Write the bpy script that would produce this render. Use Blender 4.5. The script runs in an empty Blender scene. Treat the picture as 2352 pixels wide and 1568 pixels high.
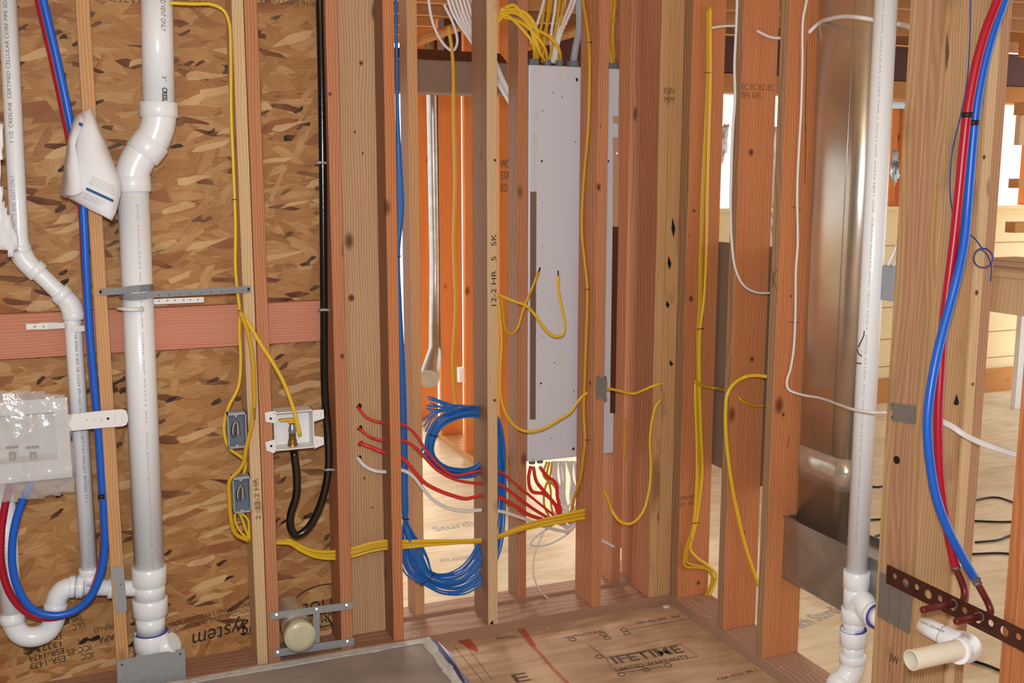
import bpy, bmesh, math, random
from mathutils import Vector, Matrix
random.seed(7)
scn = bpy.context.scene
COL = scn.collection
# ------------------------------------------------------------------ camera
F, PITCH, ROLL, YAW, CH = 2372.9, math.radians(8.9036), math.radians(.059), math.radians(22.396), 1.583
cp, sp, ca, sa = math.cos(PITCH), math.sin(PITCH), math.cos(YAW), math.sin(YAW)
FWD = Vector((sa*cp, ca*cp, -sp)); RT0 = Vector((ca, -sa, 0)); UP0 = RT0.cross(FWD)
RT = RT0*math.cos(ROLL)+UP0*math.sin(ROLL); UP = -RT0*math.sin(ROLL)+UP0*math.cos(ROLL)
EYE = Vector((0, 0, CH))
cd = bpy.data.cameras.new('camera'); cam = bpy.data.objects.new('camera', cd); COL.objects.link(cam)
cd.sensor_width = 36; cd.lens = 36*F/2352; cd.clip_start = .05
cam.matrix_world = Matrix(((RT.x, UP.x, -FWD.x, 0), (RT.y, UP.y, -FWD.y, 0), (RT.z, UP.z, -FWD.z, CH), (0, 0, 0, 1)))
scn.camera = cam
# ------------------------------------------------------------------ world, lights, exposure
w = bpy.data.worlds.new('world'); scn.world = w; w.use_nodes = True
bg = w.node_tree.nodes['Background']; bg.inputs[0].default_value = (.94, .98, 1, 1); bg.inputs[1].default_value = 1.8
fl = bpy.data.lights.new('camera_flash', 'POINT'); fl.energy = 186; fl.shadow_soft_size = .07; fl.color = (.88, .96, 1.0)
flo = bpy.data.objects.new('camera_flash', fl); COL.objects.link(flo); flo.location = EYE+UP*.16-RT*.02
sl = bpy.data.lights.new('sun', 'SUN'); sl.energy = 4.5; sl.angle = math.radians(25); sl.color = (1, .9, .74)
slo = bpy.data.objects.new('sun', sl); COL.objects.link(slo); slo.rotation_euler = (math.radians(58), 0, math.radians(-195+360))
scn.view_settings.view_transform = 'Standard'; scn.view_settings.look = 'None'; scn.view_settings.gamma = 1
scn.view_settings.use_curve_mapping = False; scn.view_settings.exposure = 0.14

def ray(u, v): return FWD+RT*((u-1176)/F)+UP*((784-v)/F)
def W(u, v, Y=None, X=None, Z=None):
    d = ray(u, v)
    if Y is not None: t = Y/d.y
    elif X is not None: t = X/d.x
    else: t = (Z-CH)/d.z
    return EYE+d*t
def PY(Y, *pts): return [W(p[0], p[1], Y=(p[2] if len(p) > 2 else Y)) for p in pts]
def PX(X, *pts): return [W(p[0], p[1], X=(p[2] if len(p) > 2 else X)) for p in pts]

# ------------------------------------------------------------------ materials
def s2l(c): return tuple((x/12.92 if x <= .04045 else ((x+.055)/1.055)**2.4) for x in [q/255 for q in c])+(1,)
def newmat(name):
    m = bpy.data.materials.new(name); m.use_nodes = True
    return m, m.node_tree.nodes, m.node_tree.links, m.node_tree.nodes['Principled BSDF']
def plain(name, c, rough=.5, metal=0, bump=0, bscale=60, spec=.5, var=0, trans=0, alpha=1, coat=0):
    m, N, L, b = newmat(name); col = s2l(c)
    b.inputs['Base Color'].default_value = col; b.inputs['Roughness'].default_value = rough
    b.inputs['Metallic'].default_value = metal; b.inputs['Specular IOR Level'].default_value = spec
    b.inputs['Coat Weight'].default_value = coat; b.inputs['Alpha'].default_value = alpha
    b.inputs['Transmission Weight'].default_value = trans
    tc = N.new('ShaderNodeTexCoord')
    n = N.new('ShaderNodeTexNoise'); n.inputs['Scale'].default_value = bscale; n.inputs['Detail'].default_value = 4
    L.new(tc.outputs['Object'], n.inputs['Vector'])
    if var:
        r = N.new('ShaderNodeValToRGB'); r.color_ramp.elements[0].position = .3; r.color_ramp.elements[1].position = .7
        r.color_ramp.elements[0].color = tuple(x*(1-var) for x in col[:3])+(1,); r.color_ramp.elements[1].color = tuple(min(1, x*(1+var*.6)) for x in col[:3])+(1,)
        L.new(n.outputs[0], r.inputs[0]); L.new(r.outputs[0], b.inputs['Base Color'])
    if bump:
        bp = N.new('ShaderNodeBump'); bp.inputs['Strength'].default_value = bump; bp.inputs['Distance'].default_value = .002
        L.new(n.outputs[0], bp.inputs['Height']); L.new(bp.outputs[0], b.inputs['Normal'])
    return m
def ramp(N, stops):
    r = N.new('ShaderNodeValToRGB'); e = r.color_ramp.elements
    while len(e) < len(stops): e.new(.5)
    for k, (p, c) in enumerate(stops): e[k].position = p; e[k].color = c if len(c) == 4 else s2l(c)
    return r
def wood(name, light, dark, axis='Z', knots=.9, streak=1.0, rough=.72, ringamt=.45, stain=None):
    m, N, L, b = newmat(name)
    tc = N.new('ShaderNodeTexCoord'); oi = N.new('ShaderNodeObjectInfo')
    mul = N.new('ShaderNodeVectorMath'); mul.operation = 'MULTIPLY_ADD'
    cx = N.new('ShaderNodeCombineXYZ')
    L.new(oi.outputs['Random'], cx.inputs[0]); L.new(oi.outputs['Random'], cx.inputs[1]); L.new(oi.outputs['Random'], cx.inputs[2])
    L.new(cx.outputs[0], mul.inputs[0]); mul.inputs[1].default_value = (7.1, 3.3, 11.7); L.new(tc.outputs['Object'], mul.inputs[2])
    i = 'XYZ'.index(axis)
    def mp(sl, sc):
        q = N.new('ShaderNodeMapping'); s = [sc]*3; s[i] = sl; q.inputs['Scale'].default_value = s; L.new(mul.outputs[0], q.inputs[0]); return q
    # slow wander bends the grain
    wn = N.new('ShaderNodeTexNoise'); wn.inputs['Scale'].default_value = 1; L.new(mp(1.6, 5).outputs[0], wn.inputs['Vector'])
    ad = N.new('ShaderNodeVectorMath'); ad.operation = 'MULTIPLY_ADD'; ad.inputs[1].default_value = (.05, .05, .05)
    L.new(wn.outputs['Color'], ad.inputs[0]); L.new(mp(.16, 1).outputs[0], ad.inputs[2])
    wv = N.new('ShaderNodeTexWave'); wv.wave_type = 'RINGS'; wv.rings_direction = axis
    wv.inputs['Scale'].default_value = 38; wv.inputs['Distortion'].default_value = 1.2; wv.inputs['Detail'].default_value = 2; wv.inputs['Detail Scale'].default_value = 1.5
    L.new(ad.outputs[0], wv.inputs['Vector'])
    n1 = N.new('ShaderNodeTexNoise'); n1.inputs['Scale'].default_value = 1; n1.inputs['Detail'].default_value = 5; L.new(mp(2.5, 170).outputs[0], n1.inputs['Vector'])
    n2 = N.new('ShaderNodeTexNoise'); n2.inputs['Scale'].default_value = 1; n2.inputs['Detail'].default_value = 2; L.new(mp(1.2, 12).outputs[0], n2.inputs['Vector'])
    def math_(op, a, c):
        q = N.new('ShaderNodeMath'); q.operation = op
        for k, x in enumerate((a, c)):
            if isinstance(x, (int, float)): q.inputs[k].default_value = x
            else: L.new(x, q.inputs[k])
        return q.outputs[0]
    f = math_('ADD', math_('MULTIPLY', wv.outputs['Fac'], ringamt), math_('MULTIPLY', n1.outputs[0], .55*streak))
    f = math_('ADD', f, math_('MULTIPLY', n2.outputs[0], .5))
    f = math_('MULTIPLY', f, .72)
    r = ramp(N, [(.12, tuple(light)), (.85, tuple(dark))]); L.new(f, r.inputs[0])
    out = r.outputs[0]
    if knots:
        vo = N.new('ShaderNodeTexVoronoi'); vo.inputs['Scale'].default_value = 5.2
        L.new(mp(.55, 1).outputs[0], vo.inputs['Vector'])
        kr = ramp(N, [(.045, (1, 1, 1, 1)), (.105, (0, 0, 0, 1))]); L.new(vo.outputs['Distance'], kr.inputs[0])
        mx = N.new('ShaderNodeMix'); mx.data_type = 'RGBA'; L.new(math_('MULTIPLY', kr.outputs[0], knots), mx.inputs[0]); L.new(out, mx.inputs[6])
        mx.inputs[7].default_value = tuple(x*.30 for x in s2l(dark)[:3])+(1,); out = mx.outputs[2]
    if stain:
        sn = N.new('ShaderNodeTexNoise'); sn.inputs['Scale'].default_value = 9; sn.inputs['Detail'].default_value = 7; L.new(mp(.4, 1).outputs[0], sn.inputs['Vector'])
        sr = ramp(N, [(.56, (0, 0, 0, 1)), (.72, (1, 1, 1, 1))]); L.new(sn.outputs[0], sr.inputs[0])
        mx = N.new('ShaderNodeMix'); mx.data_type = 'RGBA'; L.new(math_('MULTIPLY', sr.outputs[0], .6), mx.inputs[0]); L.new(out, mx.inputs[6]); mx.inputs[7].default_value = s2l(stain); out = mx.outputs[2]
    # each board a touch lighter or darker
    hs = N.new('ShaderNodeHueSaturation'); L.new(out, hs.inputs['Color'])
    L.new(math_('ADD', math_('MULTIPLY', oi.outputs['Random'], .14), .93), hs.inputs['Value'])
    L.new(hs.outputs[0], b.inputs['Base Color'])
    b.inputs['Roughness'].default_value = rough; b.inputs['Specular IOR Level'].default_value = .3
    bp = N.new('ShaderNodeBump'); bp.inputs['Strength'].default_value = .25; bp.inputs['Distance'].default_value = .001
    L.new(n1.outputs[0], bp.inputs['Height']); L.new(bp.outputs[0], b.inputs['Normal'])
    return m
def osb(name, cols, plane='XZ', sc=1.0, contrast=1.0):
    m, N, L, b = newmat(name); tc = N.new('ShaderNodeTexCoord')
    sx = N.new('ShaderNodeSeparateXYZ'); L.new(tc.outputs['Object'], sx.inputs[0])
    cx = N.new('ShaderNodeCombineXYZ'); L.new(sx.outputs[0], cx.inputs[0]); L.new(sx.outputs[2 if plane == 'XZ' else 1], cx.inputs[1])
    wn = N.new('ShaderNodeTexNoise'); wn.inputs['Scale'].default_value = 5; wn.inputs['Detail'].default_value = 3; L.new(cx.outputs[0], wn.inputs['Vector'])
    wa = N.new('ShaderNodeVectorMath'); wa.operation = 'MULTIPLY_ADD'; wa.inputs[1].default_value = (.045, .03, 0); L.new(wn.outputs['Color'], wa.inputs[0]); L.new(cx.outputs[0], wa.inputs[2])
    prev = None; hprev = None
    for k, (rot, thr) in enumerate(((4, 0), (-13, .42), (17, .5), (-34, .72), (7, .6), (60, .9))):
        mp = N.new('ShaderNodeMapping'); mp.vector_type = 'TEXTURE'
        mp.inputs['Rotation'].default_value = (0, 0, math.radians(rot)); mp.inputs['Location'].default_value = (k*3.7, k*1.9, 0)
        mp.inputs['Scale'].default_value = (.095*sc, .026*sc, 1); L.new(wa.outputs[0], mp.inputs[0])
        vo = N.new('ShaderNodeTexVoronoi'); vo.voronoi_dimensions = '2D'; vo.inputs['Scale'].default_value = 1; L.new(mp.outputs[0], vo.inputs['Vector'])
        sc2 = N.new('ShaderNodeSeparateColor'); L.new(vo.outputs['Color'], sc2.inputs[0])
        mp2 = N.new('ShaderNodeMapping'); mp2.vector_type = 'TEXTURE'; mp2.inputs['Rotation'].default_value = (0, 0, math.radians(rot)); mp2.inputs['Scale'].default_value = (.05, .0045, 1); L.new(wa.outputs[0], mp2.inputs[0])
        gn = N.new('ShaderNodeTexNoise'); gn.inputs['Scale'].default_value = 1; gn.inputs['Detail'].default_value = 3; L.new(mp2.outputs[0], gn.inputs['Vector'])
        a = N.new('ShaderNodeMath'); a.operation = 'MULTIPLY_ADD'; L.new(gn.outputs[0], a.inputs[0]); a.inputs[1].default_value = 1.15; a.inputs[2].default_value = -.52
        a2 = N.new('ShaderNodeMath'); a2.operation = 'ADD'; cm = N.new('ShaderNodeMath'); cm.operation = 'MULTIPLY_ADD'; cm.inputs[1].default_value = .75; cm.inputs[2].default_value = .12; L.new(sc2.outputs[0], cm.inputs[0]); L.new(a.outputs[0], a2.inputs[0]); L.new(cm.outputs[0], a2.inputs[1])
        r = ramp(N, [(-0.0, cols[0]), (.045, cols[1]), (.4, cols[2]), (.75, cols[3]), (1, cols[4])]); L.new(a2.outputs[0], r.inputs[0])
        if prev is None: prev = r.outputs[0]
        else:
            t = N.new('ShaderNodeMath'); t.operation = 'GREATER_THAN'; L.new(sc2.outputs[1], t.inputs[0]); t.inputs[1].default_value = thr
            mx = N.new('ShaderNodeMix'); mx.data_type = 'RGBA'; L.new(t.outputs[0], mx.inputs[0]); L.new(prev, mx.inputs[6]); L.new(r.outputs[0], mx.inputs[7]); prev = mx.outputs[2]
    # large soft tone drift, then a scatter of dark knotty flakes and black flecks
    dn = N.new('ShaderNodeTexNoise'); dn.inputs['Scale'].default_value = 9; dn.inputs['Detail'].default_value = 6; L.new(wa.outputs[0], dn.inputs['Vector'])
    dr = ramp(N, [(.3, (.82, .79, .76, 1)), (.7, (1.0, 1.0, 1.0, 1))]); L.new(dn.outputs[0], dr.inputs[0])
    dm = N.new('ShaderNodeMix'); dm.data_type = 'RGBA'; dm.blend_type = 'MULTIPLY'; dm.inputs[0].default_value = 1; L.new(prev, dm.inputs[6]); L.new(dr.outputs[0], dm.inputs[7]); prev = dm.outputs[2]
    for kk, (scx, scy, rot, th, colr) in enumerate(((.075, .016, -8, .965, (96, 50, 30)), (.03, .012, 25, .975, (40, 26, 20)), (.11, .03, 10, .955, (150, 92, 56)), (.09, .02, 14, .955, (216, 176, 128)))):
        mp = N.new('ShaderNodeMapping'); mp.vector_type = 'TEXTURE'; mp.inputs['Rotation'].default_value = (0, 0, math.radians(rot)); mp.inputs['Location'].default_value = (kk*5.3+.7, kk*2.1, 0)
        mp.inputs['Scale'].default_value = (scx, scy, 1); L.new(wa.outputs[0], mp.inputs[0])
        vo = N.new('ShaderNodeTexVoronoi'); vo.voronoi_dimensions = '2D'; vo.inputs['Scale'].default_value = 1; L.new(mp.outputs[0], vo.inputs['Vector'])
        sc3 = N.new('ShaderNodeSeparateColor'); L.new(vo.outputs['Color'], sc3.inputs[0])
        t = N.new('ShaderNodeMath'); t.operation = 'GREATER_THAN'; L.new(sc3.outputs[2], t.inputs[0]); t.inputs[1].default_value = th
        t2 = N.new('ShaderNodeMath'); t2.operation = 'MULTIPLY'; L.new(t.outputs[0], t2.inputs[0]); L.new(dn.outputs[0], t2.inputs[1])
        t3 = N.new('ShaderNodeMath'); t3.operation = 'MULTIPLY'; t3.use_clamp = True; L.new(t2.outputs[0], t3.inputs[0]); t3.inputs[1].default_value = 1.6
        mx = N.new('ShaderNodeMix'); mx.data_type = 'RGBA'; L.new(t3.outputs[0], mx.inputs[0]); L.new(prev, mx.inputs[6]); mx.inputs[7].default_value = s2l(colr); prev = mx.outputs[2]
    L.new(prev, b.inputs['Base Color']); b.inputs['Roughness'].default_value = .6; b.inputs['Specular IOR Level'].default_value = .25
    bw = N.new('ShaderNodeRGBToBW'); L.new(prev, bw.inputs[0])
    bp = N.new('ShaderNodeBump'); bp.inputs['Strength'].default_value = .3; bp.inputs['Distance'].default_value = .003; L.new(bw.outputs[0], bp.inputs['Height']); L.new(bp.outputs[0], b.inputs['Normal'])
    return m
def plywood(name, light, dark, lines=None):
    m, N, L, b = newmat(name); tc = N.new('ShaderNodeTexCoord')
    mp = N.new('ShaderNodeMapping'); mp.inputs['Scale'].default_value = (1.4, 8, 1); L.new(tc.outputs['Object'], mp.inputs[0])
    n = N.new('ShaderNodeTexNoise'); n.inputs['Scale'].default_value = 3; n.inputs['Detail'].default_value = 8; n.inputs['Distortion'].default_value = .8; L.new(mp.outputs[0], n.inputs['Vector'])
    n2 = N.new('ShaderNodeTexNoise'); n2.inputs['Scale'].default_value = 3.2; n2.inputs['Detail'].default_value = 8; L.new(tc.outputs['Object'], n2.inputs['Vector'])
    a = N.new('ShaderNodeMath'); a.operation = 'ADD'; L.new(n.outputs[0], a.inputs[0]); L.new(n2.outputs[0], a.inputs[1])
    h = N.new('ShaderNodeMath'); h.operation = 'MULTIPLY'; L.new(a.outputs[0], h.inputs[0]); h.inputs[1].default_value = .5
    r = ramp(N, [(.36, dark), (.62, light)]); L.new(h.outputs[0], r.inputs[0]); L.new(r.outputs[0], b.inputs['Base Color'])
    b.inputs['Roughness'].default_value = .75; b.inputs['Specular IOR Level'].default_value = .2
    bp = N.new('ShaderNodeBump'); bp.inputs['Strength'].default_value = .3; bp.inputs['Distance'].default_value = .001; L.new(n.outputs[0], bp.inputs['Height']); L.new(bp.outputs[0], b.inputs['Normal'])
    return m

M = {}
M['fir'] = wood('fir_pink', (208, 148, 108), (170, 106, 72))
M['fir_orange'] = wood('fir_orange', (216, 146, 96), (174, 102, 62))
M['spruce'] = wood('spruce_pale', (224, 194, 154), (198, 160, 116), knots=.8, streak=.7)
M['spruce_warm'] = wood('spruce_warm', (226, 178, 128), (190, 136, 88), knots=.9)
M['shaded_side'] = wood('shaded_face', (172, 128, 98), (136, 96, 70), knots=.7)  # grazing-flash shade put into the colour of the studs' left faces
M['dull_edge'] = wood('dull_brown_edge', (190, 152, 116), (150, 110, 80), knots=.7)  # duller grey-brown laid on the room-side edges of right-wall studs
M['board'] = wood('board_knotty', (222, 186, 148), (188, 142, 102), knots=1, ringamt=.6)
M['post_wood'] = wood('post_weathered', (212, 174, 130), (168, 128, 88), knots=.8, stain=(120, 96, 66))
M['post_pink'] = wood('post_pinkish', (206, 164, 128), (172, 124, 92), knots=.6)
M['corner_wood'] = wood('corner_pale', (214, 176, 126), (176, 128, 82), knots=1, stain=(96, 62, 36))
M['block'] = wood('blocking_salmon', (214, 152, 124), (186, 112, 88), axis='X', knots=.5, streak=.8)
M['plate'] = wood('plate_dull', (186, 146, 122), (146, 104, 82), axis='X', knots=.3)
M['plateY'] = wood('plate_dull_lengthwise', (196, 160, 138), (158, 118, 94), axis='Y', knots=.3)
M['far_wood'] = wood('far_framing', (226, 150, 84), (186, 104, 48))
M['far_woodX'] = wood('far_framing_level', (214, 158, 96), (170, 112, 60), axis='X', knots=.3)
M['joist'] = wood('joist', (200, 152, 104), (158, 108, 70), axis='X', knots=.3)
M['osb'] = osb('osb', [(114, 70, 42), (162, 110, 66), (182, 130, 80), (194, 146, 94), (208, 164, 114)], sc=.95)
M['osb_pale'] = osb('osb_pale', [(150, 110, 70), (186, 146, 98), (208, 172, 122), (222, 190, 146), (238, 214, 176)])
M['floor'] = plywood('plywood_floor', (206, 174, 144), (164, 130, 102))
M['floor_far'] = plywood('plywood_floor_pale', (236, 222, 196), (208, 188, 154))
M['slab'] = plain('grey_backer_board', (156, 144, 138), .8, var=.2, bscale=7, bump=.2, spec=.2)
M['mortar'] = plain('pale_grey_mortar', (196, 196, 192), .8, var=.2, bscale=40, bump=.8)
M['blue_film'] = plain('blue_film', (38, 46, 128), .35, var=.6, bscale=22)
M['pvc'] = plain('white_pvc', (242, 245, 250), .28, spec=.5, coat=.15)
M['pvc_cream'] = plain('cream_pvc', (238, 230, 212), .4)
M['pvc_in'] = plain('pvc_bore', (206, 190, 158), .6)
M['primer'] = plain('blue_solvent_ring', (84, 78, 168), .5)
M['pex_blue'] = plain('blue_tube', (20, 96, 206), .35)
M['pex_red'] = plain('red_tube', (176, 18, 46), .35)
M['copper'] = plain('brown_copper', (122, 50, 44), .42, metal=.45, var=.25, bscale=30)
M['copper_bracket'] = plain('brown_bracket', (84, 44, 34), .5, metal=.4, var=.25, bscale=30)
M['yellow'] = plain('yellow_jacket', (230, 188, 44), .38)
M['yellow_d'] = plain('ochre_jacket', (206, 158, 28), .38)
M['white_c'] = plain('white_jacket', (226, 222, 222), .4)
M['grey_c'] = plain('grey_jacket', (164, 166, 178), .4)
M['red_c'] = plain('red_jacket', (214, 54, 44), .4)
M['blue_c'] = plain('blue_jacket', (38, 110, 186), .4)
M['blue_dk'] = plain('dark_blue_jacket', (30, 52, 140), .4)
M['black'] = plain('black_pipe', (14, 14, 14), .18, bump=.25, bscale=40, coat=.5)
M['ink'] = plain('ink', (42, 38, 40), .8)
M['ink_soft'] = plain('faded_ink', (96, 78, 60), .8)
M['ink_grey'] = plain('grey_print', (160, 160, 168), .8)
M['ink_mid'] = plain('mid_grey_print', (104, 102, 108), .8)
M['ink_blue'] = plain('blue_print', (42, 84, 130), .8)
M['red_chalk'] = plain('red_marking', (206, 84, 60), .9)
_n = M['red_chalk'].node_tree; _t = _n.nodes.new('ShaderNodeTexNoise'); _t.inputs['Scale'].default_value = 26; _t.inputs['Detail'].default_value = 8
_r = _n.nodes.new('ShaderNodeValToRGB'); _r.color_ramp.elements[0].position = .36; _r.color_ramp.elements[1].position = .68
_n.links.new(_t.outputs[0], _r.inputs[0]); _n.links.new(_r.outputs[0], _n.nodes['Principled BSDF'].inputs['Alpha'])
M['panel'] = plain('panel_enamel', (212, 213, 224), .42)
M['panel_dk'] = plain('panel_slot', (150, 130, 118), .35, metal=.7)
M['panel_brown'] = plain('panel_slot_brown', (104, 62, 48), .35, metal=.4)
M['foil'] = plain('foil_tape', (232, 238, 242), .35, metal=.5, bump=1, bscale=90)
M['galv'] = plain('galvanised', (178, 178, 176), .34, metal=.9, var=.18, bscale=16, bump=.12)
M['duct'] = plain('duct_steel', (216, 208, 194), .3, metal=.92, var=.14, bscale=5, bump=.9)
M['guard'] = plain('guard_plate', (150, 146, 142), .5, metal=.55, var=.08)
M['guard_lt'] = plain('guard_plate_pale', (170, 172, 174), .5, metal=.4, var=.08)
M['strap'] = plain('grey_strap', (128, 130, 134), .5)
M['greybox'] = plain('grey_box', (160, 166, 176), .5)
M['greybox_in'] = plain('grey_box_inside', (108, 116, 124), .6)
M['white_pl'] = plain('white_plastic', (238, 236, 236), .4)
M['dark_hole'] = plain('dark_hole', (22, 18, 16), .9)
M['brass'] = plain('brass', (150, 118, 66), .35, metal=.85)
M['steel'] = plain('steel_fitting', (170, 172, 174), .3, metal=.9)
M['yellow_h'] = plain('yellow_handle', (236, 176, 40), .5)
M['paper'] = plain('paper', (238, 238, 244), .8)
M['paper_g'] = plain('paper_print_grey', (196, 196, 202), .8)
M['poly'] = plain('clear_poly_bag', (225, 225, 228), .14, bump=2.0, bscale=24, alpha=.26, spec=1.0)
M['poly_w'] = plain('white_poly', (232, 232, 238), .3, bump=1, bscale=14)
M['cap'] = plain('film_cap', (206, 200, 170), .3, coat=.4)
M['taped'] = plain('clear_film_duct', (196, 184, 166), .25, metal=.3)
M['cardb'] = plain('brown_cardboard', (134, 108, 92), .85, var=.06)
M['sheet'] = plain('grey_brown_sheet', (142, 118, 98), .85, var=.06)
M['cream'] = plain('cream_sheathing', (240, 222, 180), .8, var=.05)
M['maroon'] = plain('maroon_steel', (82, 36, 26), .6, var=.15)
M['tile'] = plain('copper_tape', (196, 152, 124), .6)
M['blocker_grey'] = plain('blocker_wall_grey', (112, 116, 122), .9, var=.04, bscale=4)  # dim grey for the added unseen walls, keeps flash bounce low
M['tie'] = plain('black_tie', (18, 18, 18), .5)
M['ambertape'] = plain('amber_tape', (200, 190, 176), .2, metal=.6, var=.15, bscale=30, bump=.5)
M['skytarp'] = plain('pale_blue_wrap', (160, 196, 214), .5)

# ------------------------------------------------------------------ builders
def link(name, me, mat, parent=None, loc=None, smooth=False):
    o = bpy.data.objects.new(name, me); COL.objects.link(o)
    if mat: me.materials.append(mat)
    if smooth:
        for p in me.polygons: p.use_smooth = True
    if loc is None and parent is None and len(me.vertices):
        c = Vector((sum(v.co.x for v in me.vertices), sum(v.co.y for v in me.vertices), 0))/len(me.vertices); c.z = min(v.co.z for v in me.vertices)
        loc = c
    if parent:
        o.parent = parent; pl = Vector(parent['at']) if 'at' in parent else parent.matrix_world.translation
        pw = parent.location.copy(); q = parent.parent
        while q: pw += q.location; q = q.parent
        me.transform(Matrix.Translation(-pw))
        # sub-origin at the part's own middle
        if len(me.vertices):
            c = sum((v.co for v in me.vertices), Vector())/len(me.vertices)
            me.transform(Matrix.Translation(-c)); o.location = c
    elif loc is not None:
        me.transform(Matrix.Translation(-Vector(loc))); o.location = loc
    return o
def tag(o, label, cat, group=None):
    o['label'] = label; o['category'] = cat
    if group: o['group'] = group
    return o
def thing(name, label, cat, at, group=None):
    o = bpy.data.objects.new(name, None); COL.objects.link(o); o.location = at; o.empty_display_size = .05
    return tag(o, label, cat, group)
def fin(bm, name):
    bmesh.ops.recalc_face_normals(bm, faces=bm.faces)
    me = bpy.data.meshes.new(name); bm.to_mesh(me); bm.free(); return me
def bm_box(bm, a, b, bev=0, mtx=None):
    a, b = Vector(a), Vector(b)
    r = bmesh.ops.create_cube(bm, size=1); vs = r['verts']
    for v in vs:
        v.co = Vector(((a.x+b.x)/2+v.co.x*(b.x-a.x), (a.y+b.y)/2+v.co.y*(b.y-a.y), (a.z+b.z)/2+v.co.z*(b.z-a.z)))
    if bev:
        es = list({e for v in vs for e in v.link_edges})
        r2 = bmesh.ops.bevel(bm, geom=es, offset=bev, segments=2, profile=.5, affect='EDGES'); vs = list({v for f in r2['faces'] for v in f.verts} | {v for v in vs if v.is_valid})
    if mtx:
        for v in {x for x in vs if x.is_valid}: v.co = mtx @ v.co
def box(name, a, b, mat, parent=None, bev=.0015):
    bm = bmesh.new(); bm_box(bm, a, b, bev); return link(name, fin(bm, name), mat, parent)
def boxes(name, lst, mat, parent=None, bev=.0008):
    bm = bmesh.new()
    for a, b in lst: bm_box(bm, a, b, bev)
    return link(name, fin(bm, name), mat, parent)
def smoothpath(pts, step=.012):
    P = [Vector(p) for p in pts]
    if len(P) < 3:
        return P
    P = [P[0]*2-P[1]]+P+[P[-1]*2-P[-2]]; out = []
    for i in range(1, len(P)-2):
        p0, p1, p2, p3 = P[i-1:i+3]; n = max(3, min(16, int((p2-p1).length/step)))
        # centripetal-ish tangents
        d1 = max((p1-p0).length, 1e-5); d2 = max((p2-p1).length, 1e-5); d3 = max((p3-p2).length, 1e-5)
        m1 = (p2-p1)/d2*.5+(p1-p0)/d1*.5; m2 = (p3-p2)/d3*.5+(p2-p1)/d2*.5
        for k in range(n):
            t = k/n; t2 = t*t; t3 = t2*t
            out.append(p1*(2*t3-3*t2+1)+m1*d2*(t3-2*t2+t)+p2*(-2*t3+3*t2)+m2*d2*(t3-t2))
    out.append(P[-2]); return out
def fillet(pts, r, n=8):
    P = [Vector(p) for p in pts]; out = [P[0]]
    for i in range(1, len(P)-1):
        a = (P[i-1]-P[i]); b = (P[i+1]-P[i]); rr = min(r[i-1] if isinstance(r, (list, tuple)) else r, a.length*.49, b.length*.49)
        a = P[i]+a.normalized()*rr; b = P[i]+b.normalized()*rr
        for k in range(n+1):
            t = k/n; out.append(a*(1-t)**2+P[i]*2*t*(1-t)+b*t*t)
    out.append(P[-1]); return out
def bm_tube(bm, path, r, seg=12, flat=1.0, side=None, caps=True, hollow=0):
    """sweep; r may be a list; flat<1 makes an oval jacket whose wide axis stays near 'side'"""
    n = len(path); T = []
    for i in range(n):
        t = path[min(i+1, n-1)]-path[max(i-1, 0)]; T.append(t.normalized() if t.length > 1e-9 else Vector((0, 0, 1)))
    ref = Vector(side) if side else (Vector((0, 1, 0)) if abs(T[0].y) < .9 else Vector((1, 0, 0)))
    nx = (ref-T[0]*ref.dot(T[0])).normalized(); rings = []
    for i in range(n):
        nx = (nx-T[i]*nx.dot(T[i])); nx = nx.normalized() if nx.length > 1e-6 else T[i].orthogonal().normalized()
        ny = T[i].cross(nx); rr = r[i] if isinstance(r, (list, tuple)) else r
        rings.append([bm.verts.new(path[i]+nx*(rr*flat*math.cos(a))+ny*(rr*math.sin(a))) for a in [2*math.pi*k/seg for k in range(seg)]])
    for i in range(n-1):
        for k in range(seg): bm.faces.new((rings[i][k], rings[i][(k+1) % seg], rings[i+1][(k+1) % seg], rings[i+1][k]))
    if caps:
        bm.faces.new(rings[0]); bm.faces.new(rings[-1])
    return rings
def tube(name, path, r, mat, parent=None, seg=12, flat=1.0, side=None, caps=True, loc=None):
    bm = bmesh.new(); bm_tube(bm, path, r, seg, flat, side, caps); o = link(name, fin(bm, name), mat, parent, loc, smooth=False)
    for p in o.data.polygons: p.use_smooth = len(p.vertices) == 4
    return o
def cable(name, pts, mat, label=None, cat='cable', group=None, r=.0055, flat=1.0, parent=None, side=None, seg=8):
    o = tube(name, smoothpath(pts), r, mat, parent, seg, flat, side)
    if label: tag(o, label, cat, group)
    return o
def sleeve(name, p, q, r, mat, parent, seg=28, rim=.0015):
    """coupling socket with rounded ends"""
    p, q = Vector(p), Vector(q); d = (q-p).normalized()
    pts = [p, p+d*1e-4, p+d*rim, q-d*rim, q-d*1e-4, q]; rs = [r*.9, r-rim, r, r, r-rim, r*.9]
    return tube(name, pts, rs, mat, parent, seg)
def cyl(name, p, q, r, mat, parent=None, seg=20):
    return tube(name, [Vector(p), Vector(q)], r, mat, parent, seg)
def poly3(name, pts, mat, parent=None, thick=.001, n=None):
    """a sheet traced through 3-D points, with thickness"""
    bm = bmesh.new(); P = [Vector(p) for p in pts]
    nn = Vector(n) if n else (P[1]-P[0]).cross(P[2]-P[0]).normalized()
    f = bm.faces.new([bm.verts.new(p) for p in P]); r = bmesh.ops.extrude_face_region(bm, geom=[f])
    for v in [g for g in r['geom'] if isinstance(g, bmesh.types.BMVert)]: v.co += nn*thick
    return link(name, fin(bm, name), mat, parent)
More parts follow.
